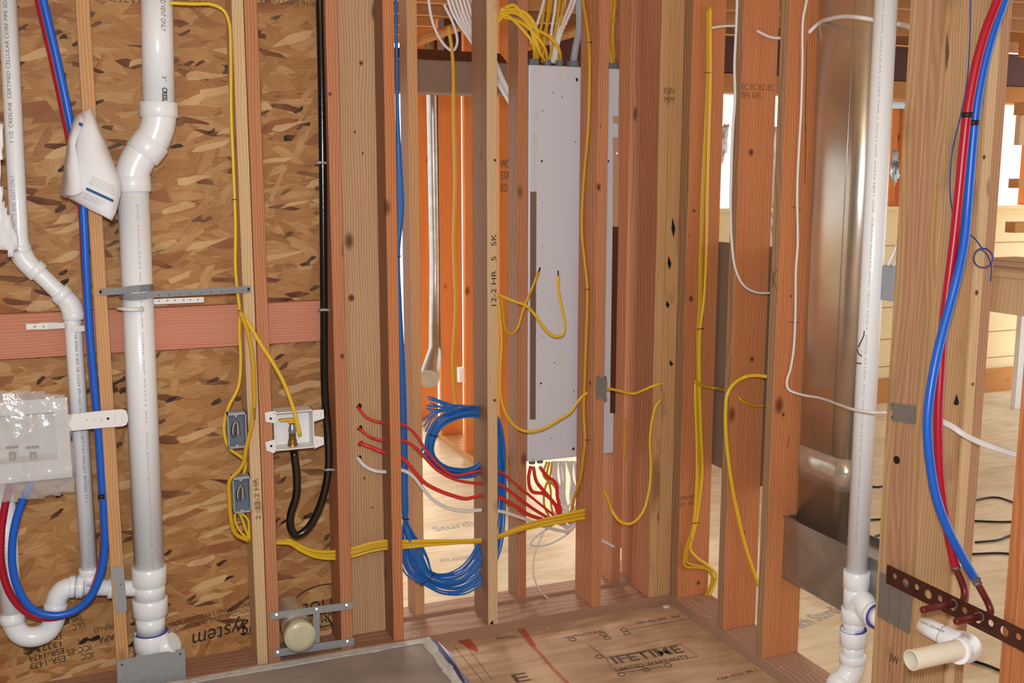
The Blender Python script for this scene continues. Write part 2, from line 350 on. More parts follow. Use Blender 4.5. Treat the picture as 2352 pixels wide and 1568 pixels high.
def text(name, s, size, mapper, mat, parent, width=None, shear=0, bold=0):
    cu = bpy.data.curves.new('t', 'FONT'); cu.body = s; cu.offset = bold; cu.size = size; cu.shear = shear
    o = bpy.data.objects.new('t', cu); COL.objects.link(o); dg = bpy.context.evaluated_depsgraph_get()
    me = bpy.data.meshes.new_from_object(o.evaluated_get(dg)); bpy.data.objects.remove(o); bpy.data.curves.remove(cu)
    me.materials.clear()
    xs = [v.co.x for v in me.vertices]; k = width/(max(xs)-min(xs)) if width and xs else 1
    for v in me.vertices: v.co = mapper(v.co.x*k, v.co.y)
    return link(name, me, mat, parent)
def flatmap(o, ux, uy): o, ux, uy = Vector(o), Vector(ux), Vector(uy); return lambda x, y: o+ux*x+uy*y
def cylmap(p, d, r, ang0):
    """text running along the axis d from p on a vertical-ish pipe; ang0 measured from -Y towards +X"""
    p, d = Vector(p), Vector(d).normalized(); e1 = Vector((0, -1, 0)); e1 = (e1-d*e1.dot(d)).normalized(); e2 = e1.cross(d)
    if e2.x < 0: e2 = -e2
    sgn = 1 if d.z > 0 else -1
    def f(x, y):
        a = ang0-sgn*y/r
        return p+d*x+(e1*math.cos(a)+e2*math.sin(a))*(r+.0004)
    return f
def stroke(name, polys, mat, parent, r=.0012):
    bm = bmesh.new()
    for p in polys: bm_tube(bm, [Vector(q) for q in p], r, 5)
    return link(name, fin(bm, name), mat, parent)
def structure(o): o['kind'] = 'structure'; return o
def bump_rough(o, amp, seed=0):
    rnd = random.Random(seed)
    for v in o.data.vertices: v.co += Vector([rnd.uniform(-amp, amp) for _ in range(3)])

HGT = 2.5
# ================================================================== SETTING
YA, YB2 = 3.2, 3.34            # main stud wall, front and back plane
XB, XB2 = 1.965, 2.105         # right-hand stud wall
YR, YR2 = 3.375, 3.464         # rear wall of the pair
floor = structure(box('floor', (-3, -2, -.03), (XB2, YB2+.03, 0), M['floor'], bev=0))
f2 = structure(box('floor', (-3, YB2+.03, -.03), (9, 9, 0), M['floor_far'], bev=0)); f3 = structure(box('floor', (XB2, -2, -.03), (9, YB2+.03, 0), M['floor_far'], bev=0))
wl = structure(box('wall_back', (-3, YB2, 0), (.80, YB2+.012, 2.5), M['osb'], bev=0))
structure(box('unseen_wall_left', (-3.1, -2.1, 0), (-3, YB2, 2.75), M['blocker_grey'], bev=0)); structure(box('unseen_wall_front', (-3.1, -2.1, 0), (6.5, -2, 2.75), M['blocker_grey'], bev=0))  # unseen walls, added to keep ambient light out of the near room
ce = structure(box('ceiling', (-3, -2, HGT+.25), (6.5, 7.2, HGT+.27), M['osb_pale'], bev=0))
for i in range(10):
    y = 3.75+i*.405
    if y < 7.3: tag(box('ceiling_joist', (-1, y, HGT), (6.4, y+.038, HGT+.25), M['joist']), ('nearest', 'second nearest', 'third nearest', 'fourth nearest', 'middle', 'fourth farthest', 'third farthest', 'second farthest', 'farthest', 'last')[i]+' of the level brown ceiling joists over the rear rooms', 'joist', 'ceiling joists over the rear rooms')
# plates
tag(box('bottom_plate', (-.9, YA, 0), (XB, YB2, .038), M['plate']), 'dusty timber bottom plate under the front studs at the foot of the sheathed wall', 'plate')
tag(box('bottom_plate', (.8, YR, 0), (2.02, YR2, .038), M['plate']), 'timber bottom plate of the rear wall, just behind the front one', 'plate')
tag(box('bottom_plate', (XB, .9, 0), (XB2, YB2, .038), M['plateY']), 'timber bottom plate running toward the camera along the right wall', 'plate')
tag(box('bottom_plate', (1.95, 4.9, 0), (2.09, 7.2, .038), M['far_woodX']), 'timber bottom plate of the sunlit wall beyond the doorway', 'plate')

# ================================================================== STUDS
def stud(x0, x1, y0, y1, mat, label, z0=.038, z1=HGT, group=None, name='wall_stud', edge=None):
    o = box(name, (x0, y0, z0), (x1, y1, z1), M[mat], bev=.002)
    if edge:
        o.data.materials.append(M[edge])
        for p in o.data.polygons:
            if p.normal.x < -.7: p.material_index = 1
    return tag(o, label, 'stud', group)
st_left = stud(.013, .050, YA, 3.298, 'spruce_warm', 'pale stud beside the wide white drain pipe, with the paper stapled to it')
st_dblp = stud(.434, .468, YA, YB2, 'spruce', 'pale half of the doubled stud, on the side of the two grey switch boxes')
st_dblr = stud(.470, .508, YA, YB2, 'fir', 'pink half of the doubled stud, next to the white gas outlet box')
st_corn = stud(.709, .747, YA, YB2, 'fir', 'pink stud just right of the black gas pipe')
bd_wide = stud(.749, .887, 3.300, YB2, 'board', 'wide knotty board set back between studs, red cables coming out of it', name='backing_board')
st_880 = stud(.887, .923, YA, YB2, 'fir_orange', 'orange stud with the vertical blue cable bundle along its right side', edge='shaded_side')
st_mid = stud(1.229, 1.266, YA, YB2, 'spruce', 'pale stud with 12-2 HR written on it, left of the white panel', edge='shaded_side')
st_wire = stud(1.634, 1.672, YA, YB2, 'fir', 'stud crossing in front of the white panel with a small metal plate on it')
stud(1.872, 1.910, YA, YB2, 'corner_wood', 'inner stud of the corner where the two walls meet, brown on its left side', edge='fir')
cs = stud(1.911, 1.9645, YA, YB2, 'corner_wood', 'pale corner stud with dark bark flaws down its edge')
stud(1.016, 1.052, YR, YR2, 'spruce_warm', 'pale rear-wall stud between the blue cable bundle and the blue coil', edge='shaded_side')
stud(1.412, 1.449, YR, YR2, 'fir', 'rear-wall stud touching the left edge of the white panel', edge='shaded_side')
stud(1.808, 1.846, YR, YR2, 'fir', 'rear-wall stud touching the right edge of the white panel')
stud(1.898, 1.95, YR, YR2, 'fir', 'thick rear-wall stud behind the corner of the two walls')
# right-hand wall
st_b1 = stud(1.9655, 2.100, 3.15, 3.215, 'fir_orange', 'right-wall stud next to the corner with the thick yellow cable run', edge='dull_edge')
st_b2 = stud(XB, 2.100, 2.850, 2.888, 'fir_orange', 'orange right-wall stud with a knot and the looping yellow cable in front', edge='dull_edge')
st_b3 = stud(XB, 2.105, 2.620, 2.658, 'fir_orange', 'right-wall stud left of the shiny metal duct', edge='dull_edge')
post_c = (2.03, 2.0, .038)
post = thing('built_up_post', 'thick built-up wooden post carrying the three grey plates, red and blue tubes before it', 'post', post_c)
ys = [1.982, 2.019, 2.056, 2.093, 2.13]
for k in range(4):
    box('ply', (XB+(.004 if k % 2 else 0), ys[k], .038), (2.085, ys[k+1]-.0006, HGT), M['post_wood' if k in (0, 3) else 'post_pink'], post, .0015)
box('ply', (2.087, 1.972, .038), (2.112, 2.12, HGT), M['spruce'], post)
box('ply', (2.113, 1.982, .038), (2.155, 2.12, HGT), M['post_pink'], post)
stud(XB+.0, 2.10, 1.665, 1.703, 'fir_orange', 'orange stud cut by the right edge of the picture')

# ================================================================== BLOCKING
for a, b, lab in ((-.6, .013, 'salmon-coloured blocking board behind the thin white drain pipe'), (.051, .433, 'salmon-coloured blocking board behind the wide white drain pipe'), (.509, .708, 'salmon-coloured blocking board ending at the black gas pipe')):
    za = W(100, 718, Y=3.305).z; zb = W(100, 820, Y=3.305).z
    tag(box('blocking_board', (a, 3.302, zb), (b, YB2-.001, za), M['block'], bev=.002), lab, 'board')

# ================================================================== 3-INCH DRAIN STACK
S = thing('drain_stack', 'wide white drain pipe with a jogged elbow running down the sheathed wall', 'pipe', W(335, 1540, Y=3.25))
q = PY(3.25, (359, -60), (365, 262), (305, 398), (311, 440), (342, 1320))
top, e1, e2, e3, bot = q
R3 = .0445
cyl('pipe', top, e1+(top-e1).normalized()*.02, R3, M['pvc'], S, 36)
d1 = (top-e1).normalized(); d2 = (e2-e1).normalized()
el = [W(364, 238, Y=3.25), W(365, 275, Y=3.25), W(350, 322, Y=3.25), W(318, 364, Y=3.25), W(303, 402, Y=3.25), W(305, 440, Y=3.25)]
tube('elbow', smoothpath(el, .01), R3+.004, M['pvc'], S, 36)
sleeve('coupling', W(364, 235, Y=3.25), W(365.5, 270, Y=3.25), R3+.0095, M['pvc'], S, 36)
sleeve('coupling', W(352, 322, Y=3.25), W(325, 356, Y=3.25), R3+.0085, M['pvc'], S, 36)
sleeve('coupling', W(304, 405, Y=3.25), W(306, 440, Y=3.25), R3+.0065, M['pvc'], S, 36)
lp = W(306, 440, Y=3.25)
lb = W(343, 1305, Y=3.25)
pm = cyl('pipe', lp, lb, R3, M['pvc'], S, 36)
tee = [W(342, 1300, Y=3.25), W(343, 1340, Y=3.25), W(344, 1372, Y=3.25), W(345, 1410, Y=3.25), W(346, 1450, Y=3.25), W(347, 1490, Y=3.25), W(348, 1545, Y=3.25)]
sleeve('coupling', tee[0], tee[1], R3+.0075, M['pvc'], S, 36)
cyl('tee_body', tee[1]+(tee[0]-tee[1])*.1, tee[2], R3+.003, M['pvc'], S, 36)
sleeve('coupling', tee[2], tee[3], R3+.0085, M['pvc'], S, 36)
cyl('pipe', tee[3], tee[4], R3, M['pvc'], S, 36)
sleeve('coupling', tee[4], tee[5], R3+.0075, M['pvc'], S, 36)
cyl('pipe', tee[5], tee[6], R3, M['pvc'], S, 36)
tube('solvent_ring', [tee[4]+Vector((0, 0, .0012)), tee[4]], R3+.0078, M['primer'], S, 36)
cyl('side_outlet', W(352, 1500, Y=3.25), W(400, 1474, Y=3.215), .032, M['pvc'], S, 28)
tube('stack_flange', [W(270, 708, Y=3.215), W(300, 711, Y=3.19), W(330, 710, Y=3.20)], .006, M['white_pl'], S, 8)
text('printed_text', 'AND VENT ONLY', .020, cylmap(W(360, -12, Y=3.25), W(365, 235, Y=3.25)-W(360, -12, Y=3.25), R3, .16), M['ink_mid'], S, width=.106)
text('printed_text', '3"', .018, cylmap(W(364, 176, Y=3.25), W(365, 235, Y=3.25)-W(364, 176, Y=3.25), R3, .16), M['ink_mid'], S, width=.014)
text('printed_text', 'CRESL', .020, cylmap(W(364.5, 203, Y=3.25), W(365, 235, Y=3.25)-W(364.5, 203, Y=3.25), R3, .16), M['ink'], S, width=.040, bold=.0006)
text('printed_text', 'PVC DWV SCH 40 CELLULAR CORE NSF ASTM F 891   PVC DWV SCH 40 CELLULAR CORE NSF', .006, cylmap(lp+(lb-lp)*.03, lb-lp, R3, .12), M['ink_grey'], S, width=1.18)
# grey strap round the stack
GS = thing('pipe_strap', 'grey perforated strap holding the wide white pipe between two studs', 'strap', W(400, 668, Y=3.195))
def ribbon(name, pts, h, t, mat, parent):
    bm = bmesh.new(); pts = [Vector(p) for p in pts]; R = []
    for i, p in enumerate(pts):
        T = (pts[min(i+1, len(pts)-1)]-pts[max(i-1, 0)]).normalized(); n = T.cross(Vector((0, 0, 1))).normalized(); u = n.cross(T).normalized()
        R.append([bm.verts.new(p+u*a*h/2+n*b*t/2) for a, b in ((-1, -1), (1, -1), (1, 1), (-1, 1))])
    for i in range(len(R)-1):
        for k in range(4): bm.faces.new((R[i][k], R[i][(k+1) % 4], R[i+1][(k+1) % 4], R[i+1][k]))
    bm.faces.new(R[0]); bm.faces.new(R[-1]); return link(name, fin(bm, name), mat, parent)
c = W(311, 668, Y=3.25)
ribbon('strap_band', [W(228, 671, Y=3.194), W(275, 668, Y=3.197), W(300, 664, Y=3.2005), W(322, 662, Y=3.2005), W(345, 660, Y=3.215), W(352, 660, Y=3.24)], .0195, .002, M['strap'], GS)
sbd = ribbon('strap_band', [W(274, 674, Y=3.225), W(285, 680, Y=3.203), W(305, 682, Y=3.198), W(330, 680, Y=3.196), W(345, 676, Y=3.194), W(576, 664, Y=3.194)], .0195, .002, M['strap'], GS)
for u, v in ((231, 670), (571, 664)): cyl('screw', W(u, v, Y=3.1935), W(u, v, Y=3.190), .004, M['dark_hole'], GS, 10)
for i in range(9): cyl('strap_hole', W(365+i*24, 677.5-i*1.45, Y=3.1932), W(365+i*24, 677.5-i*1.45, Y=3.1924), .0018, M['ink'], sbd, 8)
o = thing('white_strap', 'white perforated plastic strip on the blocking board right of the wide pipe', 'strap', W(408, 692, Y=3.296))
ribbon('strap_band', [W(340, 693, Y=3.296), W(468, 688, Y=3.296)], .017, .003, M['white_pl'], o)
for u in (365, 385, 402, 422, 437, 455): cyl('strap_hole', W(u, 692-(u-340)*.04, Y=3.294), W(u, 692-(u-340)*.04, Y=3.2935), .002, M['ink'], o, 8)
o = thing('white_strap', 'white perforated plastic strip hooked on the thin pipe at the left', 'strap', W(110, 750, Y=3.29))
ribbon('strap_band', [W(60, 750, Y=3.295), W(110, 749, Y=3.29), W(150, 747, Y=3.27), W(155, 752, Y=3.245), W(175, 755, Y=3.24), W(196, 754, Y=3.247), W(200, 753, Y=3.27)], .017, .003, M['white_pl'], o)
ribbon('strap_band', [W(88, 744, Y=3.298), W(133, 742, Y=3.298)], .006, .002, M['white_pl'], o)
for u in (80, 100, 107, 122): cyl('strap_hole', W(u, 750, Y=3.291), W(u, 750, Y=3.289), .002, M['ink'], o, 8)

# ================================================================== THIN VENT PIPE + TRAP
V = thing('vent_pipe', 'thin white vent pipe with an S jog at the far left of the sheathed wall', 'pipe', W(205, 1330, Y=3.268))
R1 = .0242; y = 3.268
a, b2, c2, d3 = W(14, -60, Y=y), W(46, 585, Y=y), W(165, 700, Y=y), W(207, 1330, Y=y)
tube('pipe', fillet([a, b2, c2, d3], .06, 10), R1, M['pvc'], V, 28)
e_ = lambda u, v: W(u, v, Y=y)
sleeve('coupling', e_(45, 563), e_(46, 580), R1+.0065, M['pvc'], V)
tube('elbow', smoothpath([e_(46, 572), e_(52, 592), e_(66, 608), e_(85, 625)], .006), R1+.004, M['pvc'], V, 28)
sleeve('coupling', e_(75, 614), e_(90, 628), R1+.007, M['pvc'], V)
sleeve('coupling', e_(134, 670), e_(150, 684), R1+.007, M['pvc'], V)
tube('elbow', smoothpath([e_(140, 676), e_(158, 692), e_(167, 705), e_(170, 722)], .006), R1+.004, M['pvc'], V, 28)
sleeve('coupling', e_(169, 715), e_(170, 733), R1+.0075, M['pvc'], V)
sleeve('coupling', e_(205.5, 1303), e_(207, 1320), R1+.007, M['pvc'], V)
text('printed_text', '1 1/2  CRESLINE  CERTIFIED CELLULAR CORE PIPE SDR 21 PS 100', .014, cylmap(e_(32, 330), e_(17, 0)-e_(32, 330), R1, .0), M['ink_mid'], V, width=.46)
text('printed_text', 'DRAIN WASTE AND VENT ONLY', .017, cylmap(e_(45, 558), e_(36, 410)-e_(45, 558), R1, -.1), M['ink_grey'], V, width=.19)
text('printed_text', '1 1/2  CRESLINE  CERTIFIED CELLULAR CORE PIPE PVC DWV NSF ASTM F 891 SDR 21 MADE IN USA', .011, cylmap(e_(199, 1148), e_(172, 740)-e_(199, 1148), R1, .15), M['ink_mid'], V, width=.53)
text('printed_text', 'WASTE AND VENT ONLY', .017, cylmap(e_(206, 1300), e_(200, 1180)-e_(206, 1300), R1, .15), M['ink_grey'], V, width=.13)
T = thing('trap_pipe', 'white washer standpipe and U-shaped trap at the lower left corner', 'pipe', W(75, 1470, Y=3.262))
y = 3.262; R2 = .0295
tube('pipe', [e_(5, 1090), e_(28, 1425)], R2, M['pvc'], T, 28)
tube('trap_bend', smoothpath([e_(27, 1405), e_(31, 1432), e_(48, 1456), e_(75, 1462), e_(108, 1450), e_(124, 1425), e_(128, 1395), e_(132, 1372), e_(146, 1354), e_(170, 1347), e_(196, 1347)], .008), R2+.001, M['pvc'], T, 28)
sleeve('coupling', e_(27.5, 1412), e_(29.5, 1429), R2+.005, M['pvc'], T)
sleeve('coupling', e_(128.5, 1386), e_(127, 1400), R2+.004, M['pvc'], T)
sleeve('coupling', e_(158, 1347), e_(173, 1347), R2+.004, M['pvc'], T)
sleeve('coupling', e_(175, 1347), e_(192, 1347), R2+.005, M['pvc'], T)
cyl('arm_pipe', e_(190, 1347), W(330, 1351, Y=3.255), R2-.004, M['pvc'], T)
sleeve('coupling', W(248, 1350, Y=3.26), W(262, 1350, Y=3.26), R2+.003, M['pvc'], T)
cyl('tee_neck', e_(206, 1318), e_(207, 1340), R1+.002, M['pvc'], T)
for u in (172, 191): tube('solvent_ring', [e_(u, 1347), e_(u+1.2, 1347)], R2+.0053, M['primer'], T, 28)
text('printed_text', 'DWV PIPE AND VENT ONLY', .015, cylmap(e_(6, 1170), e_(16, 1310)-e_(6, 1170), R2, -.05), M['ink_grey'], T, width=.20)

# ================================================================== PEX LOOPS (left)
def pipe_thing(name, pts, r, mat, label, cat='tube', group=None, seg=14): return tag(tube(name, smoothpath(pts, .014), r, mat, None, seg), label, cat, group)
y = 3.205
pipe_thing('water_tube', PY(y, (72, -120), (99, 0), (134, 150), (165, 300), (183, 400), (191, 480), (197, 600), (205, 750), (215, 870), (225, 980), (233, 1100), (239, 1190), (240, 1260), (229, 1325), (200, 1380), (160, 1407), (120, 1413), (80, 1402), (48, 1365), (30, 1310), (28, 1250), (38, 1190), (60, 1130), (82, 1085)), .0112, M['pex_blue'], 'blue water tube looping down the left side into the wrapped outlet box')
pipe_thing('water_tube', PY(3.228, (62, -120), (89, 0), (124, 150), (156, 300), (176, 400), (188, 480), (194, 600), (203, 750), (213, 870), (224, 980), (232, 1100), (238, 1190), (237, 1260), (225, 1325), (196, 1384), (158, 1409), (110, 1419), (65, 1408), (25, 1366), (4, 1300), (2, 1240), (10, 1170), (28, 1090)), .0108, M['pex_red'], 'dark red water tube looping beside the blue one at the left')
tag(tube('tube_clip', [W(225, 1141, Y=3.19), W(240, 1140, Y=3.19)], .007, M['tie'], None, 8), 'black clip round the blue tube at the left', 'clip')

# ================================================================== WASHER BOX IN PLASTIC
B = thing('washer_outlet_box', 'white washer outlet box wrapped in clear plastic at the left edge', 'outlet box', W(60, 1080, Y=3.2))
x0 = W(-90, 1000, Y=YA).x; x1 = W(160, 1000, Y=YA).x; z1 = W(100, 915, Y=YA).z; z0 = W(100, 1100, Y=YA).z
zi1, zi0 = W(60, 950, Y=YA).z, W(60, 1060, Y=YA).z; xi1 = W(128, 1000, Y=YA).x
boxes('box_frame', [((x0, 3.192, zi1), (x1, 3.198, z1)), ((x0, 3.192, z0), (x1, 3.198, zi0)), ((xi1, 3.192, zi0), (x1, 3.198, zi1)), ((x0, 3.192, zi0), (x0+.02, 3.198, zi1))], M['white_pl'], B)
boxes('box_shell', [((x0+.02, 3.27, zi0), (xi1, 3.275, zi1)), ((x0+.02, 3.198, zi0-.004), (xi1, 3.275, zi0)), ((x0+.02, 3.198, zi1), (xi1, 3.275, zi1+.004)), ((xi1, 3.198, zi0), (xi1+.004, 3.275, zi1))], M['white_pl'], B)
for u, m in ((25, 'pex_red'), (72, 'ink_blue')):
    vb = cyl('valve', W(u+4, 1062, Y=3.235), W(u+4, 1038, Y=3.235), .010, M['brass'], B, 12)
    box('valve_handle', W(u-12, 1031, Y=3.225), W(u+18, 1022, Y=3.235), M[m], B)
# arm strap
arm = thing('mounting_strap', 'white plastic mounting arm reaching from the wrapped box over the pipes', 'strap', W(230, 965, Y=3.17))
pa = [W(150, 952, Y=3.185), W(230, 943, Y=3.185), W(280, 939, Y=3.185), W(289, 942, Y=3.185), W(293, 952, Y=3.185), W(294, 965, Y=3.185), W(290, 975, Y=3.185), W(282, 978, Y=3.185), W(230, 982, Y=3.185), W(150, 990, Y=3.185)]
poly3('strap_plate', pa, M['white_pl'], arm, .004, (0, -1, 0))
cyl('hole', W(248, 961, Y=3.1805), W(248, 961, Y=3.1800), .0038, M['dark_hole'], arm, 12)
for u in (200, 216, 233): cyl('hole', W(u, 965, Y=3.1805), W(u, 965, Y=3.1800), .0014, M['ink'], arm, 8)
for u in (264, 281):
    for v in (952, 959, 966): cyl('hole', W(u, v, Y=3.1805), W(u, v, Y=3.1800), .001, M['ink'], arm, 8)
# clear bag
def crumple(name, uv, Y, mat, parent, amp=.012, n=26, seed=1, depth=.03):
    """a crumpled film stretched over an outline"""
    rnd = random.Random(seed); us = [p[0] for p in uv]; vs = [p[1] for p in uv]
    def inside(u, v):
        r = False
        for i in range(len(uv)):
            a, b = uv[i], uv[i-1]
            if (a[1] > v) != (b[1] > v) and u < (b[0]-a[0])*(v-a[1])/(b[1]-a[1])+a[0]: r = not r
        return r
    bm = bmesh.new(); g = {}
    ridges = [(rnd.uniform(min(us), max(us)), rnd.uniform(min(vs), max(vs)), rnd.uniform(0, 3.14), rnd.uniform(.5, 1)) for _ in range(14)]
    for i in range(n+1):
        for j in range(n+1):
            u = min(us)+(max(us)-min(us))*i/n; v = min(vs)+(max(vs)-min(vs))*j/n
            dy = 0
            for ru, rv, ra, rw in ridges:
                s = (u-ru)*math.cos(ra)+(v-rv)*math.sin(ra); dy += rw*math.exp(-(s/7)**2)
            g[i, j] = bm.verts.new(W(u+rnd.uniform(-2, 2), v+rnd.uniform(-2, 2), Y=Y-amp*dy-depth*math.sin(math.pi*i/n)*math.sin(math.pi*j/n)))
    for i in range(n):
        for j in range(n):
            u = min(us)+(max(us)-min(us))*(i+.5)/n; v = min(vs)+(max(vs)-min(vs))*(j+.5)/n
            if inside(u, v): bm.faces.new((g[i, j], g[i+1, j], g[i+1, j+1], g[i, j+1]))
    for v in list(bm.verts):
        if not v.link_faces: bm.verts.remove(v)
    o = link(name, fin(bm, name), mat, parent, smooth=True); so = o.modifiers.new('thickness', 'SOLIDIFY'); so.thickness = .0006; return o
cb = crumple('plastic_bag', [(-90, 900), (60, 897), (148, 905), (162, 960), (172, 1040), (170, 1125), (110, 1140), (30, 1150), (-90, 1160)], 3.185, M['poly'], None, .006, 34, 3, .018)
tag(cb, 'clear crinkled plastic bag taped over the washer outlet box', 'bag')
tag(crumple('plastic_sheet', [(-60, 270), (3, 275), (8, 330), (0, 400), (10, 470), (38, 530), (42, 560), (30, 590), (0, 575), (-60, 560)], 3.15, M['poly_w'], None, .008, 20, 5, .02), 'white plastic sheet curling in at the upper left edge', 'plastic')

# ================================================================== PAPER
Pp = thing('instruction_paper', 'folded white instruction sheet stapled to the pale stud at upper left', 'paper', W(205, 450, Y=3.12))
def sheet(name, rows, mat, thick=.0006, pr=None):
    bm = bmesh.new(); R = [[bm.verts.new(W(*p[:2], Y=p[2])) for p in row] for row in rows]
    for i in range(len(R)-1):
        for j in range(len(R[0])-1): bm.faces.new((R[i][j], R[i][j+1], R[i+1][j+1], R[i+1][j]))
    o = link(name, fin(bm, name), mat, Pp, smooth=True)
    so = o.modifiers.new('t', 'SOLIDIFY'); so.thickness = thick
    return o
sheet('front_leaf', [[(178, 262, 3.19), (190, 256, 3.182), (201, 255, 3.176), (207, 247, 3.18), (212, 252, 3.188)],
  [(166, 300, 3.184), (184, 300, 3.16), (200, 300, 3.145), (216, 298, 3.15), (228, 296, 3.17)],
  [(154, 350, 3.178), (178, 352, 3.14), (204, 352, 3.12), (226, 350, 3.13), (250, 346, 3.155)],
  [(146, 400, 3.17), (176, 392, 3.125), (208, 388, 3.105), (240, 388, 3.11), (268, 392, 3.13)],
  [(139, 445, 3.165), (172, 432, 3.12), (206, 424, 3.10), (246, 420, 3.10), (279, 420, 3.115)],
  [(158, 455, 3.16), (182, 462, 3.125), (212, 460, 3.105), (246, 460, 3.104), (277, 446, 3.115)],
  [(196, 476, 3.155), (210, 483, 3.13), (228, 490, 3.11), (248, 496, 3.108), (267, 486, 3.115)],
  [(204, 480, 3.155), (216, 486, 3.132), (232, 493, 3.114), (248, 502, 3.112), (257, 507, 3.115)]], M['paper'])
sheet('folded_leaf', [[(172, 264, 3.180), (186, 262, 3.172), (190, 275, 3.168)], [(156, 320, 3.170), (166, 324, 3.145), (172, 335, 3.140)], [(147, 385, 3.160), (164, 385, 3.12), (182, 385, 3.112)], [(138, 447, 3.152), (168, 447, 3.105), (191, 437, 3.096)], [(151, 454, 3.15), (170, 450, 3.112), (187, 444, 3.10)]], M['paper'])
poly3('printed_shade', [W(184, 388, Y=3.0945), W(244, 396, Y=3.0945), W(258, 402, Y=3.0945), W(262, 424, Y=3.0945), W(250, 440, Y=3.0945), W(196, 436, Y=3.0945)], M['paper_g'], Pp, .0003, (0, -1, 0)) if 0 else None
def pm(o, dx, dy): return flatmap(o, dx, dy)
o_ = W(199, 430, Y=3.096); dx = (W(262, 459, Y=3.098)-o_); Ld = dx.length; dx.normalize(); dy_ = Vector((-dx.z*-.2, 0, 1)).cross(Vector((0, 1, 0))).cross(dx); dy_ = (Vector((0, 0, 1))-dx*dx.z).normalized()
poly3('printed_bar', [o_, o_+dx*Ld, o_+dx*Ld-dy_*.007, o_-dy_*.007], M['ink_blue'], Pp, .0005, (0, -1, 0))
for k in range(7):
    p = o_+dy_*(.012+.0065*(k)) if k < 4 else o_-dy_*(.012+.006*(k-3))
    text('printed_text', 'inspection copy keep with the work until final review'[:46-k*2], .005, flatmap(p+Vector((0, -.001, 0)), dx, dy_), M['ink_grey'], Pp, width=Ld*(.95-.05*k))
poly3('printed_mark', [W(182, 280, Y=3.147), W(191, 284, Y=3.147), W(189, 291, Y=3.147), W(180, 287, Y=3.147)], M['ink_blue'], Pp, .0005, (0, -1, 0))

# ================================================================== STUD GUARD PLATES (left)
def plate(name, uvs, Y, mat, label, holes=(), X=None, thick=.0022, cat='metal plate', group=None):
    f = (lambda u, v: W(u, v, Y=Y)) if X is None else (lambda u, v: W(u, v, X=X)); n = Vector((0, -1, 0)) if X is None else Vector((-1, 0, 0))
    P = [f(*p) for p in uvs]; c = sum(P, Vector())/len(P); t = thing(name, label, cat, c, group)
    pb_ = poly3('plate_body', P, mat, t, thick, n)
    for h in holes:
        p = f(*h[:2])+n*(thick+.0002); cyl('nail', p, p+n*.0008, h[2] if len(h) > 2 else .0025, M['dark_hole'] if len(h) < 4 else M['steel'], pb_, 10)
    return t
def tooth(a, b, n, amp):
    out = []
    for i in range(n+1):
        t = i/n; out.append((a[0]+(b[0]-a[0])*t, a[1]+(b[1]-a[1])*t+(amp if i % 2 else -amp)))
    return out
plate('stud_guard', tooth((256, 1303), (284, 1299), 6, 1.5)+tooth((292, 1403), (266, 1407), 6, 1.5), YA-.001, M['guard_lt'], 'narrow grey guard plate nailed on the pale left stud', [(277, 1341, .0018)])
plate('stud_guard', [(268, 1516), (425, 1488), (428, 1600), (272, 1620)], YA-.006, M['guard_lt'], 'large grey guard plate at the foot of the wide white pipe', [(280, 1525, .003), (414, 1501, .003)])

# ================================================================== SWITCH BOXES
def gangbox(uc, vc, wpx, hpx, Y, label, dep=.045):
    c = W(uc, vc, Y=Y); t = thing('switch_box', label, 'electrical box', c, 'grey single switch boxes on the doubled stud')
    a = W(uc-wpx/2, vc-hpx/2, Y=Y); b = W(uc+wpx/2, vc+hpx/2, Y=Y); x0, x1, z0, z1 = a.x, b.x, b.z, a.z; th = .0035
    bb_ = boxes('box_body', [((x0, Y, z0), (x0+th, Y+dep, z1)), ((x1-th, Y, z0), (x1, Y+dep, z1)), ((x0, Y, z0), (x1, Y+dep, z0+th*1.6)), ((x0, Y, z1-th*2.4), (x1, Y+dep, z1)), ((x0, Y+dep-.003, z0), (x1, Y+dep, z1))], M['greybox'], t, .0006)
    box('box_inside', (x0+th, Y+dep-.0045, z0+th), (x1-th, Y+dep-.003, z1-th*2), M['greybox_in'], bb_, 0)
    for z in (z0+.007, z1-.010): cyl('screw_boss', (c.x-.002, Y+.001, z), (c.x-.002, Y+.012, z), .005, M['greybox'], bb_, 12)
    for k in range(3):
        z = c.z; xx = c.x-.008+k*.004
        tube('wire_lead', smoothpath([Vector((xx, Y+.035, z-.03)), Vector((xx-.008, Y+.012, z-.012)), Vector((xx-.004, Y+.007, z+.02)), Vector((xx+.004, Y+.012, z+.025)), Vector((xx+.006+.003*k, Y+.02, z-.02))], .004), .0014, M[('ink', 'white_c', 'brass')[k]], t, 6)
    return t
gangbox(545, 988, 46, 78, 3.187, 'grey plastic switch box, upper of the two left of the doubled stud')
gangbox(556, 1136, 44, 78, 3.187, 'grey plastic switch box, lower of the two left of the doubled stud')

